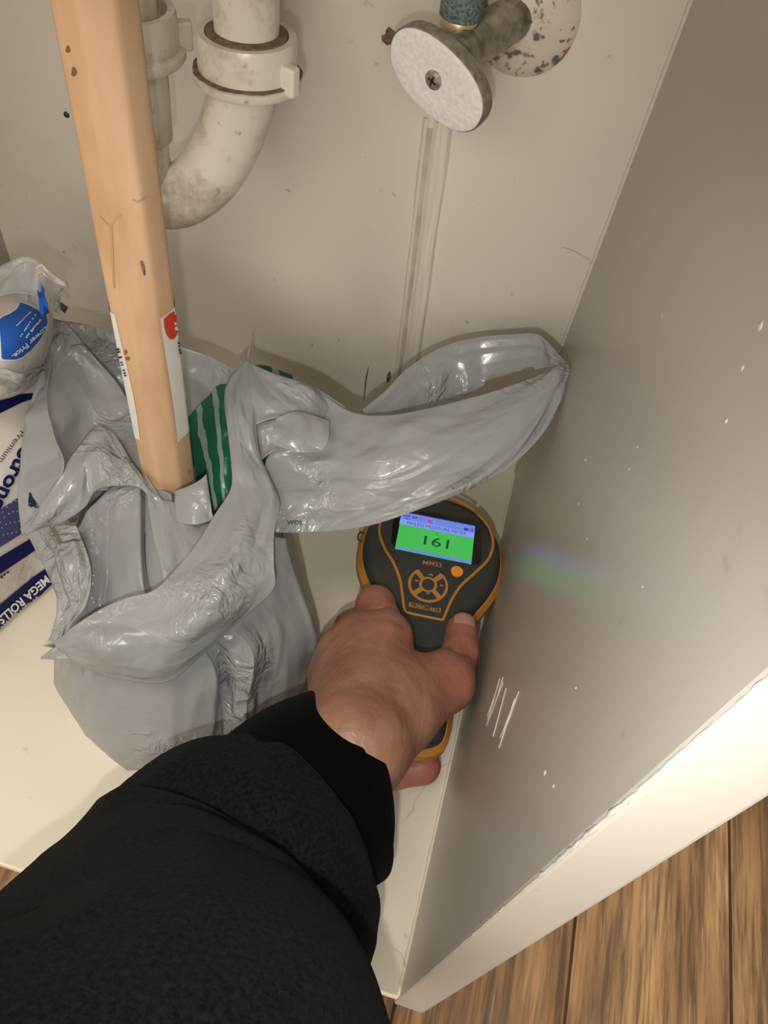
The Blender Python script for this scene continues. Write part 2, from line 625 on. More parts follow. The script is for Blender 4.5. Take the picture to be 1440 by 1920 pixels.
M['pine_dark'] = plain('pine_inner_bark', (0.50, 0.30, 0.155), 0.6)
M['sticker'] = plain('paper_sticker', (0.74, 0.71, 0.66), 0.5)
M['red_ink'] = plain('red_ink', (0.62, 0.04, 0.01), 0.5)

# laminate floor
m, nt, b = new_mat('brown_laminate_floor')
v = coords(nt, (1, 0.06, 1))
g1 = N(nt, 'ShaderNodeTexNoise'); g1.inputs['Scale'].default_value = 170; g1.inputs['Detail'].default_value = 6; g1.inputs['Roughness'].default_value = 0.65; nt.links.new(v, g1.inputs['Vector'])
g2 = N(nt, 'ShaderNodeTexNoise'); g2.inputs['Scale'].default_value = 24; g2.inputs['Detail'].default_value = 3; nt.links.new(coords(nt, (1, 0.16, 1)), g2.inputs['Vector'])
ca = ramp(nt, g2.outputs['Fac'], [(0.30, (0.12, 0.07, 0.04)), (0.46, (0.34, 0.185, 0.08)), (0.64, (0.58, 0.34, 0.15))])
cb = mixc(nt, ramp(nt, g1.outputs['Fac'], [(0.40, 0.75), (0.58, 0.0)]), ca, (0.07, 0.042, 0.03))
g3 = N(nt, 'ShaderNodeTexNoise'); g3.inputs['Scale'].default_value = 300; g3.inputs['Detail'].default_value = 2; nt.links.new(coords(nt, (1, 0.07, 1)), g3.inputs['Vector'])
cb = mixc(nt, ramp(nt, g3.outputs['Fac'], [(0.64, 0.0), (0.74, 0.5)]), cb, (0.50, 0.38, 0.27))
br = N(nt, 'ShaderNodeTexBrick'); br.offset = 0.5
br.inputs['Scale'].default_value = 1.0; br.inputs['Mortar Size'].default_value = 0.0012
br.inputs['Brick Width'].default_value = 1.2; br.inputs['Row Height'].default_value = 0.111
br.inputs['Color1'].default_value = (0.70, 0.68, 0.66, 1); br.inputs['Color2'].default_value = (1, 1, 1, 1); br.inputs['Mortar'].default_value = (0.12, 0.1, 0.1, 1)
tc = N(nt, 'ShaderNodeTexCoord'); mp = N(nt, 'ShaderNodeMapping'); mp.inputs['Rotation'].default_value = (0, 0, math.pi / 2); mp.inputs['Location'].default_value = (0.0, 0.0554, 0)
nt.links.new(tc.outputs['Object'], mp.inputs['Vector']); nt.links.new(mp.outputs['Vector'], br.inputs['Vector'])
cb = mixc(nt, 1.0, cb, br.outputs['Color'], 'MULTIPLY')
nt.links.new(cb, b.inputs['Base Color']); b.inputs['Roughness'].default_value = 0.42
bump(nt, g1.outputs['Fac'], 0.35, 0.001, b)
M['laminate'] = m

M['pvc'] = None
m, nt, b = new_mat('dirty_white_pvc')
v = coords(nt)
d1 = N(nt, 'ShaderNodeTexNoise'); d1.inputs['Scale'].default_value = 26; d1.inputs['Detail'].default_value = 7; d1.inputs['Roughness'].default_value = 0.7; nt.links.new(v, d1.inputs['Vector'])
d2 = N(nt, 'ShaderNodeTexNoise'); d2.inputs['Scale'].default_value = 190; d2.inputs['Detail'].default_value = 4; nt.links.new(v, d2.inputs['Vector'])
cc = mixc(nt, ramp(nt, d1.outputs['Fac'], [(0.48, 0.0), (0.66, 0.75)]), (0.70, 0.66, 0.57), (0.30, 0.22, 0.14))
cc = mixc(nt, ramp(nt, d2.outputs['Fac'], [(0.66, 0.0), (0.74, 0.6)]), cc, (0.16, 0.10, 0.06))
nt.links.new(cc, b.inputs['Base Color']); b.inputs['Roughness'].default_value = 0.28
M['pvc'] = m
M['grime'] = plain('brown_grime', (0.16, 0.11, 0.07), 0.8, nscale=300, nvar=0.5)

M['chrome_dirty'] = plain('dulled_chrome', (0.34, 0.32, 0.27), 0.38, 0.75, nscale=120, nvar=0.5, bstr=0.3, bdist=0.0006)
M['handle_metal'] = plain('whitened_metal', (0.74, 0.73, 0.71), 0.5, 0.05, nscale=420, nvar=0.10, bstr=0.6, bdist=0.0005)
M['handle_rim'] = plain('grey_metal_rim', (0.27, 0.25, 0.21), 0.45, 0.4, nscale=300, nvar=0.35)
M['screw'] = plain('corroded_screw', (0.36, 0.32, 0.28), 0.4, 0.6, nscale=600, nvar=0.5)
M['teal'] = plain('teal_braid', (0.15, 0.21, 0.20), 0.6, 0, nscale=700, nvar=0.6, bstr=0.8, bdist=0.001)
M['brass'] = plain('pale_brass', (0.55, 0.42, 0.24), 0.35, 0.3)
m, nt, b = new_mat('rusted_escutcheon')
v = coords(nt)
r1 = N(nt, 'ShaderNodeTexNoise'); r1.inputs['Scale'].default_value = 260; r1.inputs['Detail'].default_value = 5; nt.links.new(v, r1.inputs['Vector'])
r2 = N(nt, 'ShaderNodeTexNoise'); r2.inputs['Scale'].default_value = 120; r2.inputs['Detail'].default_value = 4; nt.links.new(v, r2.inputs['Vector'])
cc = mixc(nt, ramp(nt, r1.outputs['Fac'], [(0.60, 0.0), (0.66, 0.9)]), (0.62, 0.56, 0.48), (0.24, 0.10, 0.025))
cc = mixc(nt, ramp(nt, r2.outputs['Fac'], [(0.55, 0.0), (0.63, 0.9)]), cc, (0.09, 0.075, 0.06))
nt.links.new(cc, b.inputs['Base Color']); b.inputs['Roughness'].default_value = 0.5
M['escutcheon'] = m

m, nt, b = new_mat('dark_green_packet_film')
tc = N(nt, 'ShaderNodeTexCoord')
nz = N(nt, 'ShaderNodeTexNoise'); nz.inputs['Scale'].default_value = 4; nt.links.new(tc.outputs['UV'], nz.inputs['Vector'])
wv = mixc(nt, 0.10, tc.outputs['UV'], nz.outputs['Color'])
w1 = N(nt, 'ShaderNodeTexWave', wave_type='BANDS', bands_direction='X'); w1.inputs['Scale'].default_value = 2.0; w1.inputs['Phase Offset'].default_value = 1.0
nt.links.new(wv, w1.inputs['Vector'])
cc = ramp(nt, w1.outputs['Fac'], [(0.74, (0.006, 0.11, 0.055)), (0.80, (0.26, 0.34, 0.31))])
nt.links.new(cc, b.inputs['Base Color']); b.inputs['Roughness'].default_value = 0.2
vn = N(nt, 'ShaderNodeTexVoronoi'); vn.inputs['Scale'].default_value = 60; nt.links.new(coords(nt), vn.inputs['Vector'])
bump(nt, vn.outputs['Distance'], 0.4, 0.003, b)
M['green'] = m

M['rubber'] = plain('black_rubber', (0.032, 0.034, 0.032), 0.5, nscale=900, nvar=0.1, bstr=0.1)
M['meter_grey'] = plain('dark_grey_plastic', (0.13, 0.13, 0.125), 0.5)
M['orange'] = plain('orange_rubber', (0.44, 0.19, 0.035), 0.5, nscale=500, nvar=0.08)
M['orange_btn'] = plain('bright_orange_button', (0.85, 0.27, 0.03), 0.4)
M['lens'] = plain('black_gloss_lens', (0.006, 0.006, 0.007), 0.12)
M['legend'] = plain('grey_legend', (0.30, 0.33, 0.30), 0.5)


def emis(name, col, s):
    m, nt, b = new_mat(name)
    b.inputs['Base Color'].default_value = (0.01, 0.01, 0.01, 1); b.inputs['Roughness'].default_value = 0.3
    b.inputs['Emission Color'].default_value = (*col, 1); b.inputs['Emission Strength'].default_value = s
    return m


M['scr_green'] = emis('lit_green', (0.04, 0.42, 0.07), 1.0)
M['scr_blue'] = emis('lit_blue', (0.17, 0.24, 0.80), 0.8)
M['scr_blue2'] = emis('lit_pale_blue', (0.21, 0.31, 0.85), 0.9)
M['scr_dark'] = emis('unlit_digits', (0.012, 0.035, 0.02), 1.0)
M['scr_navy'] = emis('navy_digits', (0.02, 0.03, 0.25), 1.0)
M['scr_red'] = emis('lit_red', (0.45, 0.05, 0.12), 1.0)

m, nt, b = new_mat('skin')
v = coords(nt)
s1 = N(nt, 'ShaderNodeTexNoise'); s1.inputs['Scale'].default_value = 45; s1.inputs['Detail'].default_value = 5; nt.links.new(v, s1.inputs['Vector'])
s2 = N(nt, 'ShaderNodeTexVoronoi', feature='DISTANCE_TO_EDGE'); s2.inputs['Scale'].default_value = 700; nt.links.new(v, s2.inputs['Vector'])
cs = ramp(nt, s1.outputs['Fac'], [(0.30, (0.21, 0.090, 0.058)), (0.70, (0.33, 0.172, 0.112))])
SKIN_NT = (nt, cs, b); b.inputs['Roughness'].default_value = 0.46
b.inputs['Subsurface Weight'].default_value = 0.12
b.inputs['Subsurface Radius'].default_value = (0.6, 0.25, 0.15); b.inputs['Subsurface Scale'].default_value = 0.006
s3 = N(nt, 'ShaderNodeTexNoise'); s3.inputs['Scale'].default_value = 160; s3.inputs['Detail'].default_value = 4; nt.links.new(coords(nt, (1, 1, 2.0)), s3.inputs['Vector'])
nr = bump(nt, s3.outputs['Fac'], 0.45, 0.0014, None)
nr = bump(nt, s1.outputs['Fac'], 0.35, 0.004, None, nr)
bump(nt, s2.outputs['Distance'], 0.12, 0.0005, b, nr)
M['skin'] = m
M['nail'] = plain('fingernail', (0.36, 0.19, 0.14), 0.3)


def cloth(name, col, scale, var):
    m, nt, b = new_mat(name)
    b.inputs['Roughness'].default_value = 0.95; b.inputs['Specular IOR Level'].default_value = 0.04
    n = N(nt, 'ShaderNodeTexNoise'); n.inputs['Scale'].default_value = scale; n.inputs['Detail'].default_value = 6; n.inputs['Roughness'].default_value = 0.75
    nt.links.new(coords(nt), n.inputs['Vector'])
    nt.links.new(ramp(nt, n.outputs['Fac'], [(0.3, [c * (1 - var) for c in col]), (0.75, [c * (1 + var) for c in col])]), b.inputs['Base Color'])
    b.inputs['Sheen Weight'].default_value = 0.02; b.inputs['Sheen Roughness'].default_value = 0.5
    bump(nt, n.outputs['Fac'], 0.35, 0.0015, b)
    return m


M['sweater'] = cloth('black_fleece', (0.0085, 0.0080, 0.0088), 520, 0.85)
M['cuff'] = cloth('black_rib_knit', (0.0020, 0.0019, 0.0020), 600, 0.4)

# ------------------------------------------------------------------ setting
XR = 0.0478          # inner face of the right side panel
YB = 0.4654          # back wall
YF = 0.0606          # front edge of the cabinet
XL = -0.405
TOPZ = 0.86
struct(box('floor', (-1.6, -1.6, -0.03), (1.6, 1.2, 0.0), M['laminate']))
struct(box('cabinet_floor', (XL, YF, CABZ - 0.009), (XR, YB, CABZ), M['cabfloor'], bevel=0.0012))
struct(box('trim_1', (XL, YF + 0.003, CABZ - 0.030), (XR - 0.0005, YF + 0.020, CABZ - 0.0095), M['cabfloor'], bevel=0.001))
struct(box('wall_back', (XL - 0.02, YB, 0.0), (XR + 0.019, YB + 0.02, TOPZ), M['wall']))
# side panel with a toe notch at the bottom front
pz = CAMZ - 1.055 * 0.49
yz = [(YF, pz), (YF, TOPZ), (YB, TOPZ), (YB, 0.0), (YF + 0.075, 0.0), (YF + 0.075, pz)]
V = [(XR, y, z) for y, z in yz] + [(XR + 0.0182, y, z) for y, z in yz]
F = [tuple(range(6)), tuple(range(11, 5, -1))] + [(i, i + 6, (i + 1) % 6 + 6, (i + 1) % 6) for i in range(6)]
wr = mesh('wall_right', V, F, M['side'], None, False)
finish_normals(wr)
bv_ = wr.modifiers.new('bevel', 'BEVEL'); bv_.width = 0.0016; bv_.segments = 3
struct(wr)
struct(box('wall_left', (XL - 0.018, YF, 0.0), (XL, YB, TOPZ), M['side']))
struct(box('baseboard_front', (XL, YF + 0.075, 0.0), (XR, YF + 0.09, CABZ - 0.031), M['side']))
struct(box('ceiling', (XL - 0.018, YF, TOPZ), (XR + 0.019, YB + 0.02, TOPZ + 0.02), M['wall']))
# paint beads where the back wall meets the right panel, and along the front edge
rnd = random.Random(3)
pts = [(XR - 0.0006, YB - 0.0006, CABZ + 0.003 + (TOPZ - CABZ - 0.01) * k / 40) for k in range(41)]
struct(tube('trim_2', pts, [0.0011 + 0.0007 * rnd.random() for _ in pts], M['wall'], None, 8))
pts = [(XR + 0.0004 + 0.0002 * rnd.random(), YF + 0.0005 + 0.0003 * rnd.random(), pz + 0.004 + (TOPZ - pz - 0.01) * k / 300) for k in range(301)]
struct(tube('trim_3', pts, [0.00035 + 0.0004 * (rnd.random() ** 6) for _ in pts], M['side'], None, 8))
pts = [(XR - 0.0005, YF + 0.001 + (YB - YF - 0.003) * k / 60, CABZ + 0.0003) for k in range(61)]
struct(tube('trim_4', pts, [0.0009 + 0.0006 * rnd.random() for _ in pts], M['cabfloor'], None, 8))


# the old painted-over chase running down the back wall
def chase():
    a = PY(822, 225, YB); b_ = PY(752, 775, YB)
    n, mcols = 90, 14
    V = []; F = []
    prof = [0, .0016, .0022, -.0002, -.0002, .0012, .003, .0034, .0028, .0022, .0026, .0030, .0018, 0]
    xs = [-.0095, -.0082, -.0070, -.0058, -.0035, -.0015, 0, .0018, .0034, .0048, .0062, .0074, .0084, .0095]
    for j in range(n):
        f = j / (n - 1)
        c = a + (b_ - a) * f
        for k in range(mcols):
            w = noise.noise(Vector((k * .55, f * 9, 1.3))) * .0014
            hgt = max(0.0, prof[k] + (w if 0 < k < mcols - 1 else 0)) + (0.0001 if 0 < k < mcols - 1 else -0.0002)
            V.append((c[0] + xs[k] * (1 + .1 * noise.noise(Vector((f * 5, 0, k)))), YB - hgt, c[2]))
    for j in range(n - 1):
        for k in range(mcols - 1):
            F.append((j * mcols + k, j * mcols + k + 1, (j + 1) * mcols + k + 1, (j + 1) * mcols + k))
    o = mesh('trim_5', V, F, M['wall'], None, True)
    struct(o)


chase()
M['chase_strip'] = plain('darker_beige_strip', (0.44, 0.39, 0.32), 0.5, nscale=60, nvar=0.2)


def chase_strip():  # darker beige strip down the left side of the chase
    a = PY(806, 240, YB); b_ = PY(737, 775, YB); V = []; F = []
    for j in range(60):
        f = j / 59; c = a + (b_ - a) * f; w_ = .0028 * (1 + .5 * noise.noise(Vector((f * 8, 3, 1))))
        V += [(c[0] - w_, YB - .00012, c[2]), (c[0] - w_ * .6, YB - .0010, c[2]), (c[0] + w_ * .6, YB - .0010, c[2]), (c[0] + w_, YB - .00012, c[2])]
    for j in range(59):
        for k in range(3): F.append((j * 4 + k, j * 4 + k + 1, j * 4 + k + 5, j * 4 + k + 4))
    struct(mesh('trim_8', V, F, M['chase_strip'], None, True))


chase_strip()


def tick(name, pts_, w_):
    q = [PY(x, y, YB) - np.array([0, .0002, 0]) for x, y in pts_]
    q = list(cr_interp(np.array(q), 24, 0))
    struct(tube(name, q, [w_ * (.4 + .6 * math.sin(math.pi * (k + .5) / 24)) for k in range(24)], M['grime'], None, 8))


tick('trim_9', [(691, 688), (686, 715), (682, 752)], .0006)
tick('trim_10', [(731, 697), (729, 706), (727, 716)], .0016)
tick('trim_11', [(1052, 462), (1075, 470), (1108, 488)], .00012)
# scratches and chips on the side panel; flecks on the walls
def specks():
    rr = random.Random(11)
    V = []; F = []

    def dot(p, n, u, r):
        w = np.cross(n, u); base = len(V)
        for k in range(7):
            a = 2 * math.pi * k / 7; q = r * (0.7 + 0.6 * rr.random())
            V.append(np.asarray(p) + (np.asarray(u) * math.cos(a) + w * math.sin(a)) * q)
        V.append(np.asarray(p) + np.asarray(n) * r * 0.5)
        for k in range(7): F.append((base + k, base + (k + 1) % 7, base + 7))
    for (x, y, r) in [(1098, 862, .0008), (1085, 945, .0006), (1022, 1448, .0010), (1038, 1474, .0007), (1195, 838, .0005), (1242, 592, .0006),
                      (1426, 612, .0011), (1392, 690, .0007), (1362, 790, .0006), (1180, 880, .0005), (1100, 1010, .0005), (990, 1050, .0005), (1205, 1100, .0004), (1080, 1290, .0005)]:
        p = PX(x, y, XR); dot(p, np.array([-1.0, 0, 0]), np.array([0, 1.0, 0]), r)
    o = mesh('trim_6', V, F, M['wall'], None, True); finish_normals(o); struct(o)


specks()


def scratch(name, segs, mat):
    V = []; F = []
    for (x0, y0, x1, y1) in segs:
        a = PX(x0, y0, XR); b_ = PX(x1, y1, XR)
        d = b_ - a; d /= np.linalg.norm(d); s = np.cross(d, [1, 0, 0]) * 0.00015
        base = len(V)
        for f in np.linspace(0, 1, 9):
            c = a + (b_ - a) * f + np.array([0, .0004 * math.sin(f * 7), 0])
            V += [c - s + np.array([-.0001, 0, 0]), c + np.array([-.0004, 0, 0]), c + s + np.array([-.0001, 0, 0])]
        for k in range(8):
            q = base + k * 3
            F += [(q, q + 1, q + 4, q + 3), (q + 1, q + 2, q + 5, q + 4)]
    o = mesh(name, V, F, mat, None, True); struct(o)


M['scratch'] = plain('raised_white_scratch', (0.80, 0.78, 0.73), 0.3)
scratch('trim_7', [(938, 1272, 915, 1350), (944, 1270, 928, 1322), (944, 1280, 912, 1362), (950, 1290, 925, 1382), (930, 1300, 913, 1345),
                   (974, 1296, 950, 1362), (966, 1310, 936, 1404), (960, 1330, 938, 1385)], M['scratch'])

# ------------------------------------------------------------------ drain trap
tr = empty('drain_trap', PY(330, 300, 0.33), 'dirty white plastic sink drain trap with two slip nuts, behind the wooden pole', 'drain pipe')
cR = P(463, 70, .352); cL = P(232, 20, .345)
zax = np.array([0, 0, 1.0])
rp = 0.0163
# U-bend in the vertical plane through both legs
hd = cL - cR; hd[2] = 0; hd /= np.linalg.norm(hd)
pn = np.cross(hd, zax)


def on_plane(x, y):
    r = ray(x, y)
    return CAM + r * (np.dot(cR - CAM, pn) / np.dot(r, pn))


pts = [on_plane(x, y) for x, y in [(463, 84), (460, 120), (455, 160), (443, 220), (420, 282), (385, 334), (340, 366), (298, 366), (268, 330), (256, 280), (250, 220), (244, 150), (237, 80), (233, 40)]]
pts = list(cr_interp(np.array(pts), 60, 0))
ls = [on_plane(x, y) for x, y in [(256.5, 255), (256, 252), (247, 165), (238, 90)]]
tube('trap_bend', pts, rp, M['pvc'], tr, 36)
tube('compression_sleeve', ls, [rp, rp + .0015, rp + .0015, rp + .0013], M['pvc'], tr, 36)


def slip_nut(c, name='slip_nut'):
    R0 = .0232
    lug = lambda a, j: 1.0
    o = lathe(name, c + np.array([0, 0, -.019]), zax,
              [(0, .0185), (0, R0 + .0018), (.0012, R0 + .0026), (.004, R0 + .0026), (.0055, R0), (.019, R0), (.021, R0 - .0008), (.021, .0192), (.016, .0185)],
              M['pvc'], tr, 48)
    return o


def lugs(nut, c, angles):
    for a in angles:
        d = np.array([math.cos(a), math.sin(a), 0]); s = np.array([-d[1], d[0], 0])
        V = []
        for z in (-.017, -.004):
            for (q, w) in ((.0215, -.0035), (.0295, -.0028), (.0295, .0028), (.0215, .0035)):
                V.append(c + d * q + s * w + np.array([0, 0, z]))
        F = [(3, 2, 1, 0), (4, 5, 6, 7), (0, 1, 5, 4), (1, 2, 6, 5), (2, 3, 7, 6), (3, 0, 4, 7)]
        o = mesh('lug', V, F, M['pvc'], nut, False)
        bb = o.modifiers.new('bevel', 'BEVEL'); bb.width = .0012; bb.segments = 2


nr_ = slip_nut(cR); lugs(nr_, cR, [-0.35, 2.6])
nl_ = slip_nut(cL); lugs(nl_, cL, [3.3, 0.6])
tube('tailpiece', [cR + zax * z for z in (-.012, .0, .05, .14, .22)], [.0148] * 5, M['pvc'], tr, 36)
tube('tailpiece', [cL + zax * z for z in (-.012, .0, .05, .14, .22)], [.0148] * 5, M['pvc'], tr, 36)
lathe('dirt_ring', cR + zax * .0012, zax, [(0, .0146), (0, .0192), (.0012, .0186), (.002, .0150)], M['grime'], tr, 48,
      mod=lambda a, j: 1 + .02 * math.sin(a * 7))
lathe('dirt_ring', cR - zax * .0143, zax, [(0, .0235), (.0003, .0257), (.0006, .0254), (.0010, .0236)], M['grime'], tr, 48,
      mod=lambda a, j: 1 + .012 * math.sin(a * 9 + 1) + .008 * math.sin(a * 23))

# ------------------------------------------------------------------ stop valve
vc = P(817, 152, .372)
va = empty('shutoff_valve', vc, 'grey metal water shutoff valve with an oval handle, on the back wall', 'valve')
hx = P(905, 232, .374) - P(737, 78, .374); HL = np.linalg.norm(hx) / 2; hx /= np.linalg.norm(hx)
# the handle faces down to the lower left
toc = CAM - vc; toc /= np.linalg.norm(toc)
sidew = P(790, 180, .37) - P(817, 152, .37); sidew /= np.linalg.norm(sidew)
hn = toc * 0.56 + sidew * 0.80
hn -= hx * np.dot(hn, hx); hn /= np.linalg.norm(hn)
hy = np.cross(hn, hx)
HW = HL * 0.62


def oval(r0, z0, n=56, kn=0.0):
    return [vc + hx * HL * r0 * math.copysign(abs(math.cos(a)) ** .9, math.cos(a)) + hy * HW * r0 * math.copysign(abs(math.sin(a)) ** .9, math.sin(a)) * (1 + kn * (k % 2)) + hn * z0
            for k, a in enumerate(2 * math.pi * k / n for k in range(n))]


def stack(rings, mat, name, par, cap0=True, cap1=True, smooth=True, deg=35):
    n = len(rings[0]); V = [p for r in rings for p in r]; F = []
    for j in range(len(rings) - 1):
        for k in range(n):
            k2 = (k + 1) % n
            F.append((j * n + k, j * n + k2, (j + 1) * n + k2, (j + 1) * n + k))
    if cap0: F.append(tuple(range(n))[::-1])
    if cap1: F.append(tuple((len(rings) - 1) * n + k for k in range(n)))
    o = finish_normals(mesh(name, V, F, mat, par, smooth)); sharp(o, deg)
    return o


hrim = stack([oval(.93, -.0085), oval(.99, -.0075, kn=.015), oval(1.0, -.0010, kn=.015), oval(.985, -.0002)], M['handle_rim'], 'handle', va)
stack([oval(.97, -.0006), oval(.965, .0002), oval(.90, .0006), oval(.5, .0004), oval(.1, .0001)], M['handle_metal'], 'handle_face', hrim, deg=60)
sp_ = vc + hn * .0004 - hx * .001
sc = lathe('screw', sp_, hn, [(0, .0046), (.0008, .0045), (.0014, .0035), (.0016, .001)], M['screw'], hrim, 24)
V = []; F = []
for (dx, dy) in ((1, 0), (0, 1)):
    a_ = hx * dx + hy * dy; b_ = hx * dy - hy * dx; q = len(V)
    for (s, w) in ((-1, -1), (1, -1), (1, 1), (-1, 1)):
        V.append(sp_ + hn * .00175 + a_ * .0026 * s + b_ * .0005 * w)
    F.append((q, q + 1, q + 2, q + 3))
mesh('slot', V, F, M['black_ink'], sc, False)
# stem and body
sb = vc - hn * .008
body_c = P(872, 88, .395)
pts = [sb, sb * .6 + body_c * .4, sb * .3 + body_c * .7, body_c]
tube('stem', pts, [.0115, .0125, .0105, .0105], M['chrome_dirty'], va, 28)
lathe('packing_nut', sb - hn * .002, -hn, [(0, .010), (.0005, .0128), (.005, .0130), (.0065, .0115), (.009, .0105)], M['chrome_dirty'], va, 6 * 4,
      mod=lambda a, j: 1 / max(math.cos((a % (math.pi / 3)) - math.pi / 6), .87) * .93)
wallp = PY(975, 28, YB)
bdir = wallp - body_c
tube('body', [body_c - bdir * .30, body_c - bdir * .12, body_c + bdir * .25, body_c + bdir * .55, wallp + np.array([0, .002, 0])], [.0092, .0112, .0116, .0112, .011], M['chrome_dirty'], va, 28)
lathe('escutcheon', wallp + np.array([0.002, .0005, 0.0]), (0, -1, 0), [(0, .0300), (.0015, .0298), (.004, .0270), (.0062, .021), (.0075, .0125), (.008, .011)], M['escutcheon'], va, 56,
      mod=lambda a, j: 1 + .012 * math.sin(a * 3 + 1))
sup0 = P(860, 48, .390)
tube('compression_ring', [sup0 + zax * z for z in (-.002, .0, .0035, .0045)], [.0088, .0098, .0098, .0088], M['brass'], va, 28)
tube('supply_hose', [sup0 + zax * .0035, sup0 + zax * .0045, sup0 + zax * .06, sup0 + zax * .15 + np.array([-.01, 0, 0]), sup0 + zax * .24 + np.array([-.03, .01, 0])],
     [.0095, .0108, .0108, .0105, .0105], M['teal'], va, 28)
tube('outlet', [sup0 - zax * .016, sup0 - zax * .008, sup0 + zax * .001], [.0085, .009, .009], M['chrome_dirty'], va, 28)
# dark plug of putty beside the handle
o = lathe('putty_lump', PY(731, 70, YB) + np.array([0, .0006, 0]), (0, -1, 0), [(0, .0045), (.002, .004), (.0035, .002), (.004, .0008)], M['grime'], None, 14,
          mod=lambda a, j: 1 + .2 * math.sin(a * 3) + .15 * math.sin(a * 5 + 1))
tag(o, 'small dark dried lump on the back wall at the tip of the valve handle', 'dirt lump')
o = lathe('wall_screw', PY(125, 215, YB) + np.array([0, .0004, 0]), (0, -1, 0), [(0, .0022), (.0010, .0020), (.0016, .0012)], M['black_ink'], None, 14)
tag(o, 'tiny round black screw head on the back wall, left of the pole', 'screw')

# ------------------------------------------------------------------ wooden pole
pa = PH(329, 975, .088); ptop = P(178, 0, .262)
pd = ptop - pa; pd /= np.linalg.norm(pd)
pbot = pa - pd * ((pa[2] - (CABZ + .012)) / pd[2])
PR = .0154
pole = empty('wooden_pole', pbot, 'raw wooden pole with a torn paper sticker, standing in the grey plastic bag', 'pole')
nring = 40
total = np.linalg.norm(ptop - pbot) + .28
ppts = [pbot + pd * total * k / (nring - 1) for k in range(nring)]
pp, pfr = frames(ppts)
cdir = CAM - (pa + ptop) / 2
acam = math.atan2(np.dot(cdir, pfr[0][2]), np.dot(cdir, pfr[0][1]))


def poleprof(a, i):
    w = ((a - acam + math.pi / 8) % (math.pi / 4)) - math.pi / 8
    oct_ = math.cos(math.pi / 8) / math.cos(w)
    return 0.25 + 0.75 * oct_ + .006 * noise.noise(Vector((math.cos(a) * 1.5, math.sin(a) * 1.5, i * .35)))


po = tube('shaft', ppts, PR, M['pine'], pole, 64, prof=poleprof)


def along(y):      # distance up the pole of picture row y
    best = min(range(400), key=lambda k: abs(px_of(pbot + pd * total * k / 399)[1] - y))
    return total * best / 399


s0, s1 = along(800), along(566)
spts = [pbot + pd * (s0 + (s1 - s0) * k / 24) for k in range(25)]


def sticker_prof(a, i):
    return poleprof(a, i) + .02


lo_a, hi_a = acam + 0.50, acam + 2 * math.pi - 0.92
V = []; F = []
sg = 72
for i, p in enumerate(spts):
    f = i / 24
    for k in range(sg + 1):
        a = lo_a + .10 * math.sin(f * 5) * .3 + (hi_a - lo_a + .05 * math.sin(f * 4)) * k / sg
        V.append(p + (pfr[0][1] * math.cos(a) + pfr[0][2] * math.sin(a)) * PR * (poleprof(a, (s0 + (s1 - s0) * f) / total * (nring - 1)) + .018))
for i in range(24):
    for k in range(sg):
        F.append((i * (sg + 1) + k, i * (sg + 1) + k + 1, (i + 1) * (sg + 1) + k + 1, (i + 1) * (sg + 1) + k))
stk = mesh('sticker', V, F, M['sticker'], pole, True)
stk['label'] = 'torn white paper sticker with a red oval'
def near_side(p):
    q = pbot + pd * np.dot(p - pbot, pd)
    return np.dot(p - q, CAM - p) > 0


ov = [(321 + 15 * math.cos(a), 598 + 38 * math.sin(a)) for a in [2 * math.pi * k / 40 for k in range(40)]]
ovp = poly_grid(ov, 4)
decal('red_oval', [ovp], stk, M['red_ink'], stk, .0004, near_side)
decal('lettering', [marks_px(6, (321, 568), (326, 620), (5, -1), 3)], stk, M['white_ink'], stk, .0008, near_side)
for t_ in (marks_px(13, (330, 640), (344, 722), (6, -1), 4), marks_px(11, (220, 652), (236, 706), (5, -1), 5)):
    decal('lettering', [t_], stk, M['black_ink'], stk, .0008, near_side)
# the dark knot slit
decal('knot_slit', [poly_grid([(262, 490), (267, 487), (271, 498), (273, 512), (270, 517), (266, 505)], 4)], po, M['grime'], pole, .0003)

for k_, (x, y, rx, ry) in enumerate([(128, 92, 4, 7), (139, 134, 5, 9), (236, 660, 3, 5), (240, 672, 4, 4), (355, 885, 4, 6)]):
    decal('knot', [poly_grid([(x + rx * math.cos(a) * (1 + .25 * math.sin(3 * a + k_)), y + ry * math.sin(a)) for a in [2 * math.pi * q / 16 for q in range(16)]], 4)], po, M['knot'] if k_ < 4 else M['pine_dark'], pole, .00025)
for pl_ in ([(188, 404), (206, 422), (214, 408), (227, 400), (228, 403), (216, 412), (208, 430), (204, 426), (187, 407)], [(248, 372), (258, 376), (274, 366), (275, 369), (259, 380), (247, 375)],
            [(205, 425), (211, 425), (213, 470), (216, 540), (213, 540), (209, 480)]):
    decal('bark_mark', [poly_grid(pl_, 4)], po, M['pine_dark'], pole, .00025)

# ------------------------------------------------------------------ packs of rolls on the left
lp_rows = [
    [(-150, 1300, .004), (-70, 1250, .003), (0, 1178, .003), (60, 1128, .003), (118, 1082, .003), (170, 1030, .003)],
    [(-150, 1235, .028), (-70, 1180, .030), (0, 1120, .030), (55, 1072, .030), (108, 1035, .030), (160, 990, .028)],
    [(-150, 1150, .058), (-70, 1090, .062), (0, 1035, .064), (50, 1000, .064), (100, 965, .062), (150, 930, .055)],
    [(-150, 1050, .082), (-70, 990, .088), (0, 940, .092), (50, 905, .092), (95, 875, .088), (145, 850, .075)],
    [(-150, 930, .100), (-70, 880, .108), (0, 835, .112), (50, 810, .112), (92, 785, .106), (140, 770, .09)],
    [(-150, 830, .108), (-70, 780, .118), (0, 745, .122), (50, 725, .120), (90, 705, .112), (135, 700, .095)]]
lp = empty('toilet_paper_pack', PH(20, 1000, .0), 'white and navy pack of mega rolls on the cabinet floor beside the grey bag', 'pack')
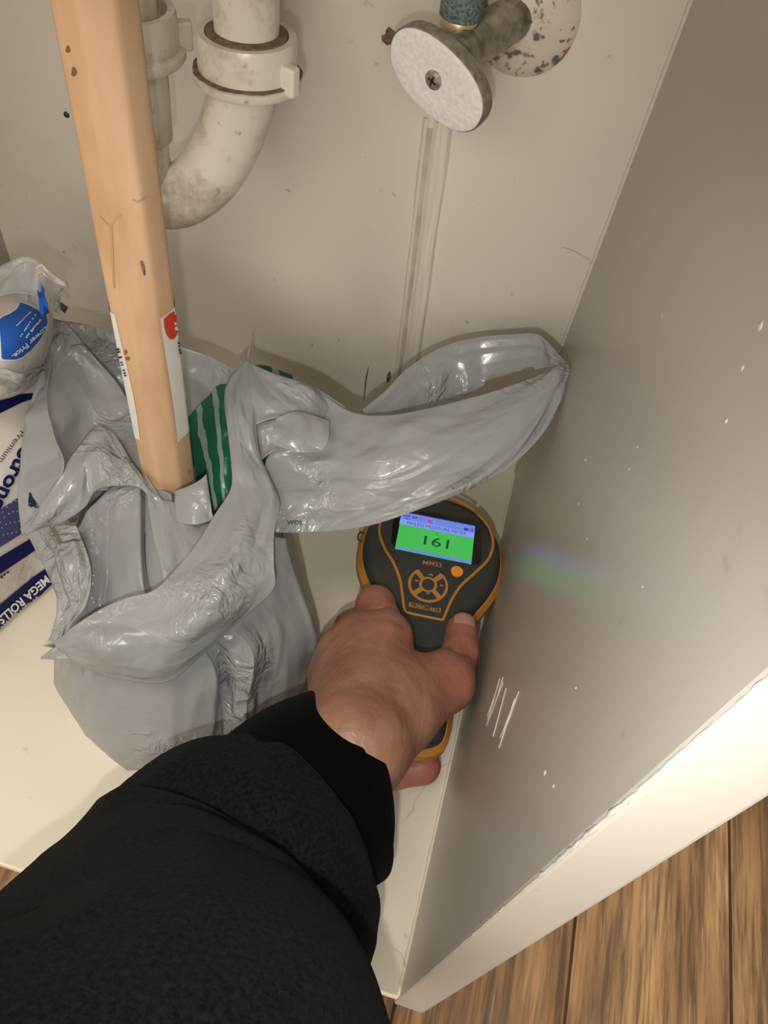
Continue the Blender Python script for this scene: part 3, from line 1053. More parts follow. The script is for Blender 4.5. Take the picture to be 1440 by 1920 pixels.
lpb = pillow('wrapper', lp_rows, M['packfilm'], lp, .125, 70, 70, .0012, 35, 5, push=(-.55, .45, -.35))
# keep above the floor
for v_ in lpb.data.vertices:
    wz = v_.co.z + lp.location.z
    if wz < CABZ + .0015: v_.co.z = CABZ + .0015 - lp.location.z
    if v_.co.x + lp.location.x < XL + .004: v_.co.x = XL + .004 - lp.location.x


def band(pts_top, pts_bot):
    return poly_grid(pts_top + pts_bot[::-1], 5)


for b_ in [band([(-140, 1240), (-60, 1178), (0, 1132), (60, 1082), (95, 1058)], [(-140, 1295), (-60, 1232), (0, 1180), (60, 1130), (112, 1080)]),
                    band([(-140, 1135), (-60, 1082), (0, 1043), (60, 1007)], [(-140, 1165), (-60, 1112), (0, 1075), (70, 1028)]),
                    band([(-140, 800), (-60, 760), (0, 742), (60, 738), (80, 735)], [(-140, 840), (-60, 795), (0, 776), (40, 756), (70, 745)])]:
    decal('navy_band', [b_], lpb, M['navy'], lpb)
decal('dotted_band', [band([(-140, 1045), (-60, 990), (0, 955), (40, 928), (60, 915)], [(-140, 1120), (-60, 1065), (0, 1025), (40, 1000), (75, 985)])], lpb, M['purple'], lpb)
dots = []
for r_ in range(4):
    for k in range(11):
        cx_, cy_ = -20 + k * 8 + r_ * 3, 972 + r_ * 15 - k * 5.0 + 5 * math.sin(k * .9 + r_)
        dots.append(([(cx_ + 1.3 * math.cos(a), cy_ + 1.3 * math.sin(a)) for a in [k2 * 1.0472 for k2 in range(6)]], [(0, 1, 2, 3, 4, 5)]))
decal('dots', dots, lpb, M['lilac_ink'], lpb, .0010)
decal('lettering', [text_px('MEGA ROLLS', (84, 1077), (-8, 1158), (9, 12), .03)], lpb, M['white_ink'], lpb, .0011)
decal('lettering', [text_px('Strong', (38, 838), (-18, 950), (24, 10), .03)], lpb, M['navy'], lpb, .0011)
for t_ in (text_px('Premium', (38, 808), (-4, 864), (9, 6), .0), marks_px(4, (14, 1068), (-10, 1084), (3, 5), 11)):
    decal('lettering', [t_], lpb, M['black_ink'], lpb, .0011)

up_rows = [
    [(-160, 560, .175), (-70, 558, .200), (-10, 556, .205), (40, 556, .203), (80, 570, .195), (100, 590, .170)],
    [(-160, 610, .180), (-70, 610, .208), (-10, 612, .212), (40, 608, .210), (78, 612, .200), (100, 625, .170)],
    [(-160, 660, .170), (-70, 668, .196), (-10, 672, .200), (40, 664, .198), (74, 655, .188), (96, 655, .160)],
    [(-160, 715, .150), (-70, 725, .168), (-10, 732, .172), (38, 722, .168), (66, 706, .160), (88, 692, .145)],
    [(-160, 745, .130), (-70, 752, .136), (-10, 752, .138), (38, 740, .135), (64, 722, .132), (85, 705, .128)]]
up = empty('wrapped_roll', PH(20, 650, .13), 'white roll with a blue label in torn clear wrap, on the navy pack', 'wrapped roll')
upb = pillow('wrapper', up_rows, M['packfilm'], up, .110, 60, 60, .001, 40, 8, push=(-.5, .6, -.25))
for v_ in upb.data.vertices:
    if v_.co.x + up.location.x < XL + .004: v_.co.x = XL + .004 - up.location.x
lab = [(0, 602), (6, 597), (20, 591), (32, 582), (38, 570), (55, 576), (72, 586), (84, 592), (86, 605), (80, 622), (70, 638), (55, 655), (40, 667), (28, 672), (8, 672), (3, 670)]
decal('label_border', [poly_grid([(20 + (x - 20) * 1.09 - 2, 630 + (y - 630) * 1.07) for x, y in lab], 5)], upb, M['white_ink'], upb, .0006)
lb = decal('blue_label', [poly_grid(lab, 5)], upb, M['blue'], upb, .0010)
for t_ in (text_px('Lower Price.', (80, 612), (20, 664), (6, 6), .02), marks_px(12, (72, 600), (44, 632), (2.4, 2.4), 6),
           marks_px(12, (64, 592), (34, 632), (1.8, 1.8), 7), marks_px(11, (56, 588), (28, 614), (1.8, 1.8), 8)):
    decal('lettering', [t_], upb, M['white_ink'], upb, .0014)
for t_ in (marks_px(9, (78, 690), (42, 711), (2.4, 4), 9), marks_px(10, (76, 681), (43, 704), (2.4, 4), 10)):
    decal('lettering', [t_], upb, M['black_ink'], upb, .0012)
film('torn_wrap', [[(-60, 520, .205), (0, 500, .215), (45, 482, .222), (70, 488, .222), (92, 505, .218), (130, 528, .212)],
                   [(-60, 545, .208), (0, 525, .215), (40, 500, .220), (70, 510, .220), (90, 530, .214), (118, 545, .205)],
                   [(-60, 570, .210), (0, 555, .214), (35, 548, .215), (65, 555, .214), (88, 575, .206), (112, 590, .192)]],
     M['clear'], up, 60, 40, .0022, 60, 4)
film('torn_wrap', [[(24, 500, .208), (50, 490, .212), (76, 500, .208)], [(22, 530, .206), (48, 530, .209), (76, 535, .206)], [(24, 572, .204), (50, 578, .206), (78, 582, .203)]],
     M['packgrey'], up, 30, 40, .001, 50, 9)
film('torn_wrap', [[(-60, 690, .192), (0, 690, .195), (40, 700, .190), (75, 690, .178)], [(-60, 715, .182), (0, 712, .186), (40, 722, .178), (70, 705, .168)],
                   [(-60, 742, .160), (0, 738, .162), (40, 738, .158), (64, 722, .152)]], M['clear'], up, 50, 40, .0028, 70, 14)
o = film('torn_wrap', [[(66, 530, .216), (76, 526, .217), (84, 540, .215)], [(70, 555, .2145), (80, 558, .215), (88, 566, .213)], [(74, 586, .209), (82, 592, .208), (92, 586, .206)]],
         M['blue'], up, 20, 24, .001, 60, 3)
o['label'] = 'blue edge of the torn wrap'
o = film('torn_wrap', [[(66, 500, .222), (78, 494, .223), (90, 506, .221), (108, 520, .216), (126, 530, .211)], [(70, 512, .221), (80, 508, .222), (92, 520, .219), (108, 532, .213), (128, 540, .208)]],
         M['packfilm'], up, 40, 12, .001, 60, 6)
o = mesh('foil_scrap', *(lambda a: (a, [(0, 1, 2), (0, 2, 3), (0, 3, 1), (1, 3, 2)]))([P(105, 560, .50), P(122, 588, .50), P(128, 576, .505), P(113, 580, .495)]), M['lens'], None, False)
tag(o, 'tiny shiny black scrap beside the torn clear wrap of the upper roll', 'scrap')

# ------------------------------------------------------------------ grey carrier bag
bag = empty('plastic_bag', PH(330, 1280, 0.0), 'crumpled grey plastic carrier bag with one handle stretched to the right panel', 'bag')
B = M['bag']
rings = [
    [(135, 1320, .001), (180, 1390, .001), (240, 1443, .001), (322, 1440, .001), (402, 1425, .001), (414, 1424, .004), (455, 1410, .001), (468, 1402, .004), (520, 1370, .001), (562, 1300, .001), (545, 1200, .001), (400, 1130, .001), (230, 1180, .001)],
    [(106, 1290, .030), (150, 1360, .030), (207, 1410, .030), (322, 1410, .036), (402, 1392, .034), (416, 1390, .026), (458, 1382, .036), (474, 1372, .026), (530, 1325, .030), (588, 1245, .030), (566, 1130, .030), (400, 1060, .030), (200, 1130, .030)],
    [(104, 1252, .060), (130, 1300, .063), (180, 1335, .062), (322, 1340, .067), (402, 1328, .066), (418, 1322, .056), (464, 1310, .069), (482, 1300, .056), (538, 1262, .060), (595, 1207, .060), (568, 1080, .060), (400, 990, .060), (190, 1080, .060)],
    [(114, 1190, .090), (140, 1220, .093), (190, 1240, .092), (320, 1245, .096), (398, 1238, .096), (416, 1230, .088), (470, 1215, .098), (492, 1205, .088), (530, 1180, .088), (580, 1152, .085), (550, 1020, .085), (400, 920, .085), (180, 1010, .085)],
    [(128, 1090, .112), (155, 1100, .116), (200, 1105, .116), (270, 1105, .122), (282, 1105, .116), (345, 1100, .122), (356, 1100, .116), (420, 1090, .121), (490, 1090, .114), (552, 1080, .105), (535, 960, .105), (400, 860, .105), (170, 930, .105)],
    [(140, 1000, .126), (165, 960, .131), (205, 915, .136), (262, 905, .140), (272, 905, .133), (320, 925, .139), (332, 930, .132), (420, 975, .134), (480, 1000, .130), (532, 1010, .120), (510, 900, .118), (400, 820, .118), (170, 880, .118)]]
bb_ = film('bag_body', rings, B, bag, 208, 80, .0012, 28, 2, closed=True, dirn=math.pi / 2, spread=.5, crease=.10, dens=.35, linear=True)
for v_ in bb_.data.vertices:
    if v_.co.z + bag.location.z < CABZ + .0008: v_.co.z = CABZ + .0008 - bag.location.z
tear = [(54, 924), (58, 924), (77, 954), (53, 949)]
film('side_panel', [
    [(92, 598, .168), (100, 597, .168), (113, 601, .168)], [(80, 680, .160), (88, 680, .162), (95, 680, .164)],
    [(57, 750, .150), (72, 748, .154), (87, 746, .160)], [(42, 830, .143), (72, 825, .150), (103, 820, .157)],
    [(34, 910, .134), (75, 896, .142), (119, 880, .152)], [(36, 962, .126), (56, 956, .130), (77, 951, .136)],
    [(42, 1001, .121), (45, 1000, .122), (48, 996, .123)]], B, bag, 50, 110, .0010, 32, 3, holes=[tear])
film('lining', [
    [(100, 599, .164), (165, 609, .160), (240, 632, .156), (330, 648, .152), (400, 672, .150), (450, 700, .150)],
    [(92, 690, .152), (160, 690, .138), (230, 700, .130), (330, 720, .126), (400, 735, .128), (450, 765, .130)],
    [(94, 790, .140), (160, 780, .120), (230, 790, .110), (330, 800, .102), (400, 815, .100), (450, 840, .100)],
    [(116, 890, .120), (170, 880, .104), (240, 880, .090), (330, 890, .080), (400, 905, .080), (450, 930, .080)],
    [(128, 980, .105), (180, 980, .080), (250, 980, .060), (330, 980, .060), (400, 990, .060), (450, 1000, .060)]], B, bag, 90, 80, .0022, 34, 6)
film('lining', [
    [(108, 600, .168), (116, 602, .168), (124, 606, .167)], [(94, 680, .163), (132, 655, .160), (174, 666, .156)],
    [(87, 746, .159), (150, 722, .149), (222, 722, .146)], [(102, 820, .155), (170, 792, .141), (250, 776, .141)],
    [(118, 882, .149), (190, 855, .139), (275, 852, .138)], [(135, 935, .135), (205, 920, .130), (300, 940, .130)]], B, bag, 70, 80, .0026, 30, 7)
film('collar', [
    [(42, 998, .122), (50, 1001, .122), (62, 1005, .120)], [(78, 950, .136), (95, 966, .135), (112, 982, .129)],
    [(119, 880, .149), (140, 915, .146), (158, 952, .136)], [(150, 836, .152), (166, 872, .151), (180, 920, .141)],
    [(185, 800, .154), (205, 850, .154), (218, 911, .144)], [(216, 816, .152), (240, 865, .153), (254, 912, .145)],
    [(246, 866, .149), (265, 900, .149), (279, 930, .144)], [(285, 920, .142), (296, 938, .141), (304, 956, .138)],
    [(302, 940, .138), (314, 951, .138), (320, 970, .134)]], B, bag, 50, 120, .0022, 36, 8, folds=[(1, 0, 2.0, .0010, .1)])
film('front_rim', [
    [(270, 884, .145), (303, 934, .141), (326, 942, .139), (362, 978, .136), (396, 980, .136), (432, 952, .140)],
    [(284, 990, .136), (310, 1000, .138), (335, 1010, .140), (366, 1015, .140), (400, 1005, .140), (442, 985, .143)],
    [(300, 1062, .128), (322, 1066, .131), (346, 1070, .133), (376, 1062, .135), (408, 1040, .136), (448, 1020, .143)],
    [(308, 1125, .116), (335, 1122, .119), (362, 1112, .121), (392, 1092, .124), (422, 1070, .126), (455, 1055, .132)]], B, bag, 70, 60, .0020, 48, 9)
film('rim_tab', [[(328, 921, .146), (350, 913, .150), (372, 902, .152), (387, 889, .153)], [(328, 952, .142), (356, 948, .147), (380, 938, .149), (393, 932, .149)],
                 [(331, 978, .140), (360, 984, .142), (384, 980, .142), (400, 973, .142)]], B, bag, 40, 36, .0009, 40, 10)
film('handle', [
    [(462, 676, .173), (466, 675, .173), (470, 678, .173)], [(431, 712, .169), (455, 725, .170), (482, 742, .169)],
    [(421, 746, .166), (450, 780, .166), (480, 796, .164)], [(427, 810, .162), (455, 835, .162), (486, 850, .158)],
    [(434, 870, .159), (466, 890, .159), (504, 895, .154)], [(433, 916, .155), (476, 930, .156), (524, 945, .151)],
    [(403, 965, .152), (460, 1000, .155), (514, 1000, .151)], [(371, 1016, .150), (440, 1060, .152), (514, 1060, .146)],
    [(331, 1066, .147), (410, 1120, .146), (511, 1108, .137)], [(290, 1106, .144), (372, 1165, .140), (446, 1168, .124)],
    [(240, 1120, .141), (320, 1195, .135), (376, 1230, .114)], [(190, 1141, .136), (260, 1203, .131), (312, 1279, .104)],
    [(150, 1166, .131), (200, 1208, .127), (230, 1273, .102)], [(120, 1190, .123), (150, 1217, .119), (170, 1255, .106)],
    [(99, 1204, .116), (108, 1213, .116), (119, 1226, .111)]], B, bag, 90, 200, .0016, 38, 11, folds=[(1, .0, 2.6, .0006, .3)], dirn=math.pi / 2, spread=.6, dens=.9)['label'] = 'handle folded down over the front'
film('front_tab', [[(476, 796, .160), (500, 790, .161), (528, 782, .163)], [(484, 822, .157), (500, 818, .158), (520, 815, .160)], [(490, 862, .152), (505, 850, .154), (520, 842, .156)]],
     B, bag, 20, 30, .001, 60, 27)
film('handle', [
    [(50, 1000, .122), (90, 986, .131), (142, 984, .140)], [(80, 1060, .122), (116, 1050, .137), (166, 1045, .141)],
    [(102, 1106, .120), (130, 1096, .133), (171, 1088, .139)], [(107, 1142, .115), (130, 1136, .127), (160, 1136, .131)],
    [(99, 1176, .112), (116, 1176, .121), (132, 1173, .122)], [(91, 1201, .110), (104, 1203, .116), (116, 1204, .113)]],
    B, bag, 70, 100, .0022, 60, 12, folds=[(1, .15, 4, .0022, .1)], holes=[[(91, 985), (101, 982), (106, 993), (117, 1016), (112, 1022), (103, 1006)]])
film('knot_tail', [[(112, 1196, .116), (122, 1212, .117)], [(96, 1203, .113), (100, 1213, .114)], [(78, 1211, .108), (80, 1213, .108)]], B, bag, 14, 20, .001, 80, 13)
film('knot_tail', [[(112, 1208, .116), (150, 1232, .112)], [(98, 1216, .114), (116, 1236, .110)], [(76, 1233, .107), (79, 1236, .106)]], B, bag, 14, 20, .001, 80, 14)
tube('torn_strand', [PH(466, 677, .173), PH(465, 665, .177), PH(469, 648, .183)], [.0009, .0006, .0003], B, bag, 8)
film('front_tab', [
    [(464, 678, .173), (510, 699, .172), (560, 716, .169), (605, 734, .164), (650, 764, .1560)],
    [(470, 740, .170), (510, 745, .171), (560, 760, .168), (606, 786, .161), (650, 816, .1500)],
    [(478, 796, .164), (516, 784, .167), (558, 790, .166), (606, 826, .155), (650, 872, .1440)]], B, bag, 70, 50, .0010, 36, 15)
film('front_tab', [
    [(519, 782, .171), (560, 772, .172), (618, 790, .168)], [(509, 813, .169), (560, 815, .171), (616, 826, .168)],
    [(504, 829, .165), (556, 848, .166), (604, 846, .165)]], B, bag, 50, 40, .0012, 46, 16)
hf = film('handle', [
    [(600, 736, .163), (660, 772, .161), (720, 779, .166), (800, 767, .172), (880, 746, .178), (960, 722, .184), (1030, 696, .189), (1064, 684, .192)],
    [(560, 800, .158), (630, 830, .156), (710, 845, .163), (800, 825, .171), (890, 790, .179), (968, 755, .185), (1033, 715, .190), (1066, 686, .192)],
    [(500, 860, .149), (590, 880, .146), (700, 905, .156), (800, 885, .166), (900, 838, .175), (978, 785, .183), (1037, 732, .188), (1067, 689, .192)],
    [(505, 930, .141), (600, 945, .139), (700, 950, .149), (800, 925, .159), (900, 880, .171), (983, 815, .180), (1041, 750, .187), (1068, 692, .192)],
    [(515, 999, .129), (600, 998, .126), (690, 986, .139), (780, 957, .151), (880, 918, .164), (962, 870, .172), (1034, 790, .182), (1068, 696, .191)]],
    B, bag, 170, 90, .0020, 34, 17, folds=[(-.15, 1, 3.4, .0008, .2)], dirn=-.25, spread=.35, dens=1.3)
hf['label'] = 'handle stretched out to the right panel'
decal('print', [text_px('WOL', (537, 983), (568, 983), (0, -8), .03)], hf, M['bag_print_dark'], hf, .0008)
film('handle', [
    [(680, 768, .156), (720, 735, .156), (770, 686, .159), (835, 648, .163), (900, 632, .169), (960, 627, .176), (1008, 627, .183), (1040, 655, .188), (1062, 682, .190)],
    [(690, 800, .146), (740, 770, .146), (790, 730, .151), (850, 690, .156), (905, 670, .161), (960, 660, .169), (1010, 655, .179), (1041, 670, .186), (1063, 684, .190)],
    [(700, 850, .131), (760, 820, .131), (820, 780, .136), (870, 745, .141), (910, 722, .149), (965, 708, .161), (1010, 692, .173), (1042, 688, .184), (1064, 686, .190)]],
    B, bag, 150, 60, .0022, 44, 18, folds=[(.2, 1, 2.2, .0012, .1)],
    holes=[[(905, 745), (908, 722), (914, 706), (945, 698), (975, 696), (985, 688), (1002, 689), (1004, 706), (1000, 745)]])
decal('print', [poly_grid([(566, 737), (574, 737), (573, 752), (568, 763), (562, 762)], 5)], bag.children[[c.name for c in bag.children].index('front_tab')], M['bag_print'], bag, .0010)

gp = empty('green_packet', PH(440, 900, .07), 'dark green packet with pale stripes, inside the grey plastic bag right of the pole', 'packet')
pillow('packet_film', [
    [(335, 800, .122), (385, 748, .130), (428, 702, .141), (485, 684, .148), (548, 702, .146)],
    [(348, 850, .124), (390, 805, .134), (432, 765, .141), (492, 750, .142), (562, 760, .138)],
    [(364, 905, .114), (402, 872, .126), (437, 845, .131), (492, 832, .127), (552, 830, .120)],
    [(388, 968, .100), (412, 952, .112), (437, 935, .116), (482, 920, .111), (532, 900, .100)]], M['green'], gp, .03, 60, 60, .0022, 50, 21)

# ------------------------------------------------------------------ moisture meter
FACE_H = .066
A_ = PH(813, 1024, FACE_H); B_ = PH(770, 1402, FACE_H - .004)
ey = A_ - B_; HLEN = np.linalg.norm(ey); ey /= HLEN
ez = np.array([0, 0, 1.0]); ez -= ey * np.dot(ez, ey); ez /= np.linalg.norm(ez)
ex = np.cross(ey, ez)
print('meter handle length', HLEN)
meter = empty('moisture_meter', A_ - ez * .06, 'black and orange handheld moisture meter with a lit green screen, held in the hand', 'meter')


def ML(u, v, z):
    return A_ + ex * u + ey * v + ez * z


def MP(x, y, z=0.0):
    """local face coordinates of a picture point on the plane z above the face"""
    r = ray(x, y); o_ = A_ + ez * z
    t = np.dot(o_ - CAM, ez) / np.dot(r, ez)
    p = CAM + r * t - A_
    return np.dot(p, ex), np.dot(p, ey)


E_ = -HLEN
prof = [(.047, 0.004), (.0455, .014), (.041, .026), (.032, .0375), (.018, .0465), (.002, .0500), (-.014, .0490), (-.028, .0440), (-.041, .0365), (-.053, .0295), (-.066, .0250),
        (-.082, .0232), (E_ * .72, .0228), (E_ + .022, .0232), (E_ + .010, .0215), (E_ + .004, .0165), (E_ + .001, .009)]
pr = cr_interp(np.array(prof), 60, 0)


def outline(off, z, vsq=1.0):
    pts = []
    for (v, w) in pr: pts.append((w, v))
    for (v, w) in pr[::-1]: pts.append((-w, v))
    res = []
    n = len(pts)
    P2 = np.array(pts)
    tg = np.roll(P2, -1, 0) - np.roll(P2, 1, 0); tg /= np.linalg.norm(tg, axis=1, keepdims=True) + 1e-9
    nn = np.stack([-tg[:, 1], tg[:, 0]], 1)
    c = np.einsum('ij,ij->i', nn, P2 - np.array([0, -.04]))
    nn[c < 0] *= -1
    Q = P2 + nn * off
    return [ML(q[0], q[1], z) for q in Q]


stack([outline(-.012, -.033), outline(-.006, -.0325), outline(-.003, -.029), outline(-.0022, -.0200)], M['meter_grey'], 'back_housing', meter)
stack([outline(-.0016, -.0205), outline(.0012, -.0195), outline(.0012, -.0120), outline(-.0015, -.0085)], M['orange'], 'side_band', meter)
fc = stack([outline(-.0024, -.0105), outline(-.0028, -.0050), outline(-.0046, -.0015), outline(-.0074, -.0002), outline(-.0095, .0000)], M['rubber'], 'face_cover', meter, deg=60)
lathe('sensor_dome', ML(0, .006, -.030), -ez, [(0, .020), (.004, .0195), (.012, .016), (.020, .012), (.026, .0085), (.0285, .004)], M['meter_grey'], meter, 32)


def ribbon(name, pxs, width, z, mat, par, n=60, closed=False):
    pts = np.array([MP(x, y, z) for x, y in pxs])
    pts = cr_interp(pts, n, 0)
    tube(name, [ML(u, v, z) for u, v in pts], width, mat, par, 10)


c6 = lambda L: [(640 + x / 4, 900 + y / 4) for x, y in L]
ribbon('trim_line', c6([(310, 280), (288, 340), (290, 420), (330, 520), (390, 620), (438, 740), (458, 860), (470, 950), (482, 992)]), .0011, .0002, M['orange'], meter)
ribbon('trim_line', c6([(1020, 255), (1070, 305), (1118, 380), (1138, 480), (1105, 590), (1010, 690), (905, 785), (835, 885), (792, 980), (762, 1050)]), .0011, .0002, M['orange'], meter)
ribbon('trim_line', c6([(770, 122), (830, 136), (890, 162), (945, 192), (1000, 230)]), .0010, .0001, M['orange'], meter)
ribbon('trim_line', c6([(482, 992), (620, 1022), (762, 1050)]), .0009, .0002, M['orange'], meter)


def plate(name, pxs, z0, z1, mat, par, z_at=None, raw=False):
    pts = pxs if raw else [MP(x, y, z1) for x, y in pxs]
    return stack([[ML(u, v, z0) for u, v in pts], [ML(u, v, z1) for u, v in pts]], mat, name, par, smooth=False)


def rounded(pts, r=.18, n=5):
    out = []
    m_ = len(pts)
    for i in range(m_):
        p0, p1, p2 = map(np.array, (pts[i - 1], pts[i], pts[(i + 1) % m_]))
        a = p1 + (p0 - p1) * r; c = p1 + (p2 - p1) * r
        for k in range(n + 1):
            f = k / n
            out.append(tuple((1 - f) ** 2 * a + 2 * f * (1 - f) * p1 + f * f * c))
    return out


lens = plate('screen_lens', rounded(c6([(400, 190), (1060, 310), (1045, 650), (370, 500)]), .16), -.0015, .0006, M['lens'], meter)
plate('lens_edge', c6([(455, 212), (1012, 326), (1012, 340), (455, 228)]), .0004, .0022, M['lens'], lens)
zs = .0011
SC = lambda L: [MP(x, y, zs) for x, y in c6(L)]
scr = plate('display', c6([(455, 238), (1004, 345), (975, 630), (402, 512)]), .0004, zs, M['scr_green'], meter)


def screen_quad(name, L, mat, z=zs + .00015):
    pts = [MP(x, y, z) for x, y in c6(L)]
    return mesh(name, [ML(u, v, z) for u, v in pts], [tuple(range(len(pts)))], mat, scr, False)


screen_quad('status_bar', [(455, 238), (1004, 345), (993, 440), (434, 326)], M['scr_blue'])
screen_quad('title_bar', [(443, 288), (998, 398), (993, 438), (434, 326)], M['scr_blue2'], zs + .0003)
screen_quad('bottom_bar', [(406, 494), (977, 608), (975, 630), (402, 512)], M['scr_blue'])
screen_quad('battery_symbol', [(922, 358), (985, 370), (983, 388), (920, 376)], M['scr_navy'], zs + .0004)
screen_quad('battery_charge', [(950, 367), (978, 373), (977, 384), (949, 378)], M['scr_blue'], zs + .0005)
screen_quad('red_symbol', [(650, 297), (684, 303), (682, 322), (648, 316)], M['scr_red'], zs + .0004)
screen_quad('red_symbol', [(692, 308), (704, 310), (702, 324), (690, 322)], M['scr_blue2'], zs + .0004)


def mtext(name, s, start, end, up, mat, par, z, bold=0.0):
    V2, F2 = text_px(s, *c6([start, end]), (up[0] / 4, up[1] / 4), bold)
    V3 = [ML(*MP(x, y, z), z) for x, y in V2]
    return mesh(name, V3, F2, mat, par, False)


mtext('reading', '161', (615, 482), (800, 516), (12, -66), M['scr_dark'], scr, zs + .0004, .005)
mtext('lettering', 'PINLESS MOISTURE METER', (492, 330), (936, 414), (4, -22), M['scr_navy'], scr, zs + .0005)
for n_, a_, b_, u_, sd_ in ((8, (464, 270), (572, 291), (2, -14), 12), (4, (474, 290), (520, 299), (2, -9), 13)):
    V2, F2 = marks_px(n_, *c6([a_, b_]), (u_[0] / 4, u_[1] / 4), sd_)
    mesh('lettering', [ML(*MP(x, y, zs + .0005), zs + .0005) for x, y in V2], F2, M['scr_navy'], scr, False)
mtext('pointer', 'v', (706, 408), (726, 412), (3, -20), M['scr_dark'], scr, zs + .0005)
mtext('model_lettering', 'MMS3', (610, 634), (750, 656), (5, -34), M['orange'], meter, .0004, .01)
# keypad
kc = MP(*c6([(650, 788)])[0], 0)
kr = (MP(*c6([(800, 815)])[0], 0)[0] - MP(*c6([(502, 765)])[0], 0)[0]) / 2
circ = lambda r, n=48, a0=0, a1=2 * math.pi: [(kc[0] + r * math.cos(a0 + (a1 - a0) * k / n), kc[1] + r * math.sin(a0 + (a1 - a0) * k / n)) for k in range(n)]
kp = plate('keypad', circ(kr), -.0004, .0004, M['orange'], meter, raw=True)


def seg(r0, r1, am, half, n=16):
    o_ = [(kc[0] + r1 * math.cos(am - half + 2 * half * k / n), kc[1] + r1 * math.sin(am - half + 2 * half * k / n)) for k in range(n + 1)]
    i_ = [(kc[0] + r0 * math.cos(am + half * .8 - 1.6 * half * k / n), kc[1] + r0 * math.sin(am + half * .8 - 1.6 * half * k / n)) for k in range(n + 1)]
    return o_ + i_


plate('button', circ(kr * .31, 32), .0002, .0011, M['rubber'], kp, raw=True)
for am, r1 in ((math.pi / 2, 1.10), (0, .86), (math.pi, .86), (-math.pi / 2, .86)):
    b_ = plate('button', seg(kr * .46, kr * r1, am, .62), .0002, .0011, M['rubber'], kp, raw=True)
for s_, st, en, up_ in (('^', (650, 722), (690, 728), (4, -20)), ('>', (738, 800), (766, 806), (4, -24)), ('<', (550, 766), (578, 770), (4, -24)), ('v', (630, 852), (668, 858), (3, -14))):
    mtext('legend', s_, st, en, up_, M['legend'], kp, .0013, .02)
pb = MP(*c6([(866, 690)])[0], 0)
plate('power_button', [(pb[0] + .0041 * math.cos(k * math.pi / 14), pb[1] + .0041 * math.sin(k * math.pi / 14)) for k in range(28)], -.0004, .0009, M['orange_btn'], meter, raw=True)
npl = plate('name_plate', c6([(512, 915), (748, 962), (742, 995), (505, 948)]), -.0004, .0005, M['orange'], meter)
mtext('lettering', 'PROTIMETER', (520, 948), (740, 990), (5, -28), M['rubber'], npl, .0008, .03)
# lanyard eye at the left rim
u_, v_ = MP(679, 1005, -.008)
tube('lanyard_eye', [ML(u_ - .0006 + .0022 * math.cos(a), v_ + .004 * math.sin(a), -.009) for a in np.linspace(0.6, 2 * math.pi - .6, 16)], .0006, M['rubber'], meter, 8)

# ------------------------------------------------------------------ the person's arm
def seg_sdf(Pt, a, b_, ra, rb):
    ab = b_ - a; L2 = float(np.dot(ab, ab)) + 1e-12
    h = np.clip(((Pt - a) @ ab) / L2, 0, 1)
    d = Pt - a - h[..., None] * ab
    return np.sqrt((d * d).sum(-1)) - (ra + (rb - ra) * h)


def smin(a, b_, k):
    h = np.clip(0.5 + 0.5 * (b_ - a) / k, 0, 1)
    return b_ + (a - b_) * h - k * h * (1 - h)


def surface_nets(S, org, step):
    nx, ny, nz = S.shape
    neg = S < 0
    cnt = np.zeros((nx - 1, ny - 1, nz - 1)); acc = np.zeros((nx - 1, ny - 1, nz - 1, 3))
    corners = [(i, j, k) for i in (0, 1) for j in (0, 1) for k in (0, 1)]
    for a in corners:
        for ax in range(3):
            if a[ax] == 1: continue
            b_ = list(a); b_[ax] = 1
            sa = S[a[0]:nx - 1 + a[0], a[1]:ny - 1 + a[1], a[2]:nz - 1 + a[2]]
            sb_ = S[b_[0]:nx - 1 + b_[0], b_[1]:ny - 1 + b_[1], b_[2]:nz - 1 + b_[2]]
            c = (sa < 0) != (sb_ < 0)
            t = np.where(c, sa / np.where(c, sa - sb_, 1), 0)
            cnt += c
            for q in range(3):
                acc[..., q] += c * (a[q] + (t if q == ax else 0))
    act = cnt > 0
    idx = -np.ones(act.shape, int); idx[act] = np.arange(act.sum())
    ii = np.argwhere(act)
    V = (ii + acc[act] / cnt[act][:, None]) * step + org
    F = []
    for ax in range(3):
        o1, o2 = (ax + 1) % 3, (ax + 2) % 3
        sl0 = [slice(None)] * 3; sl1 = [slice(None)] * 3
        sl0[ax] = slice(0, -1); sl1[ax] = slice(1, None)
        ch = neg[tuple(sl0)] != neg[tuple(sl1)]
        for e in np.argwhere(ch):
            e = list(e)
            if e[o1] == 0 or e[o2] == 0 or e[o1] >= idx.shape[o1] or e[o2] >= idx.shape[o2] or e[ax] >= idx.shape[ax]: continue
            q = []
            for (d1, d2) in ((-1, -1), (0, -1), (0, 0), (-1, 0)):
                c = e.copy(); c[o1] += d1; c[o2] += d2; q.append(int(idx[tuple(c)]))
            if not neg[tuple(e)]: q = q[::-1]
            F.append(tuple(q))
    return V, F


J = dict(
    fore=P(490, 1585, .388), fore2=P(596, 1492, .402), wrist=PH(664, 1392, .106),
    imcp=PH(726, 1196, .094), mmcp=PH(676, 1200, .088), rmcp=PH(640, 1228, .080), pmcp=PH(620, 1268, .072),
    ipip=PH(704, 1134, .080), idip=PH(690, 1175, .040), itip=PH(735, 1200, .026),
    mpip=PH(662, 1178, .052), mdip=PH(680, 1225, .024), mtip=PH(750, 1240, .018),
    rpip=PH(636, 1235, .045), rdip=PH(680, 1290, .022), rtip=PH(755, 1300, .018),
    ppip=PH(632, 1310, .045), pdip=PH(738, 1446, .026), ptip=PH(792, 1437, .028),
    tcmc=PH(750, 1340, .098), tmcp=PH(840, 1284, .086), tip_=PH(863, 1222, .080), ttip=PH(865, 1184, .076))


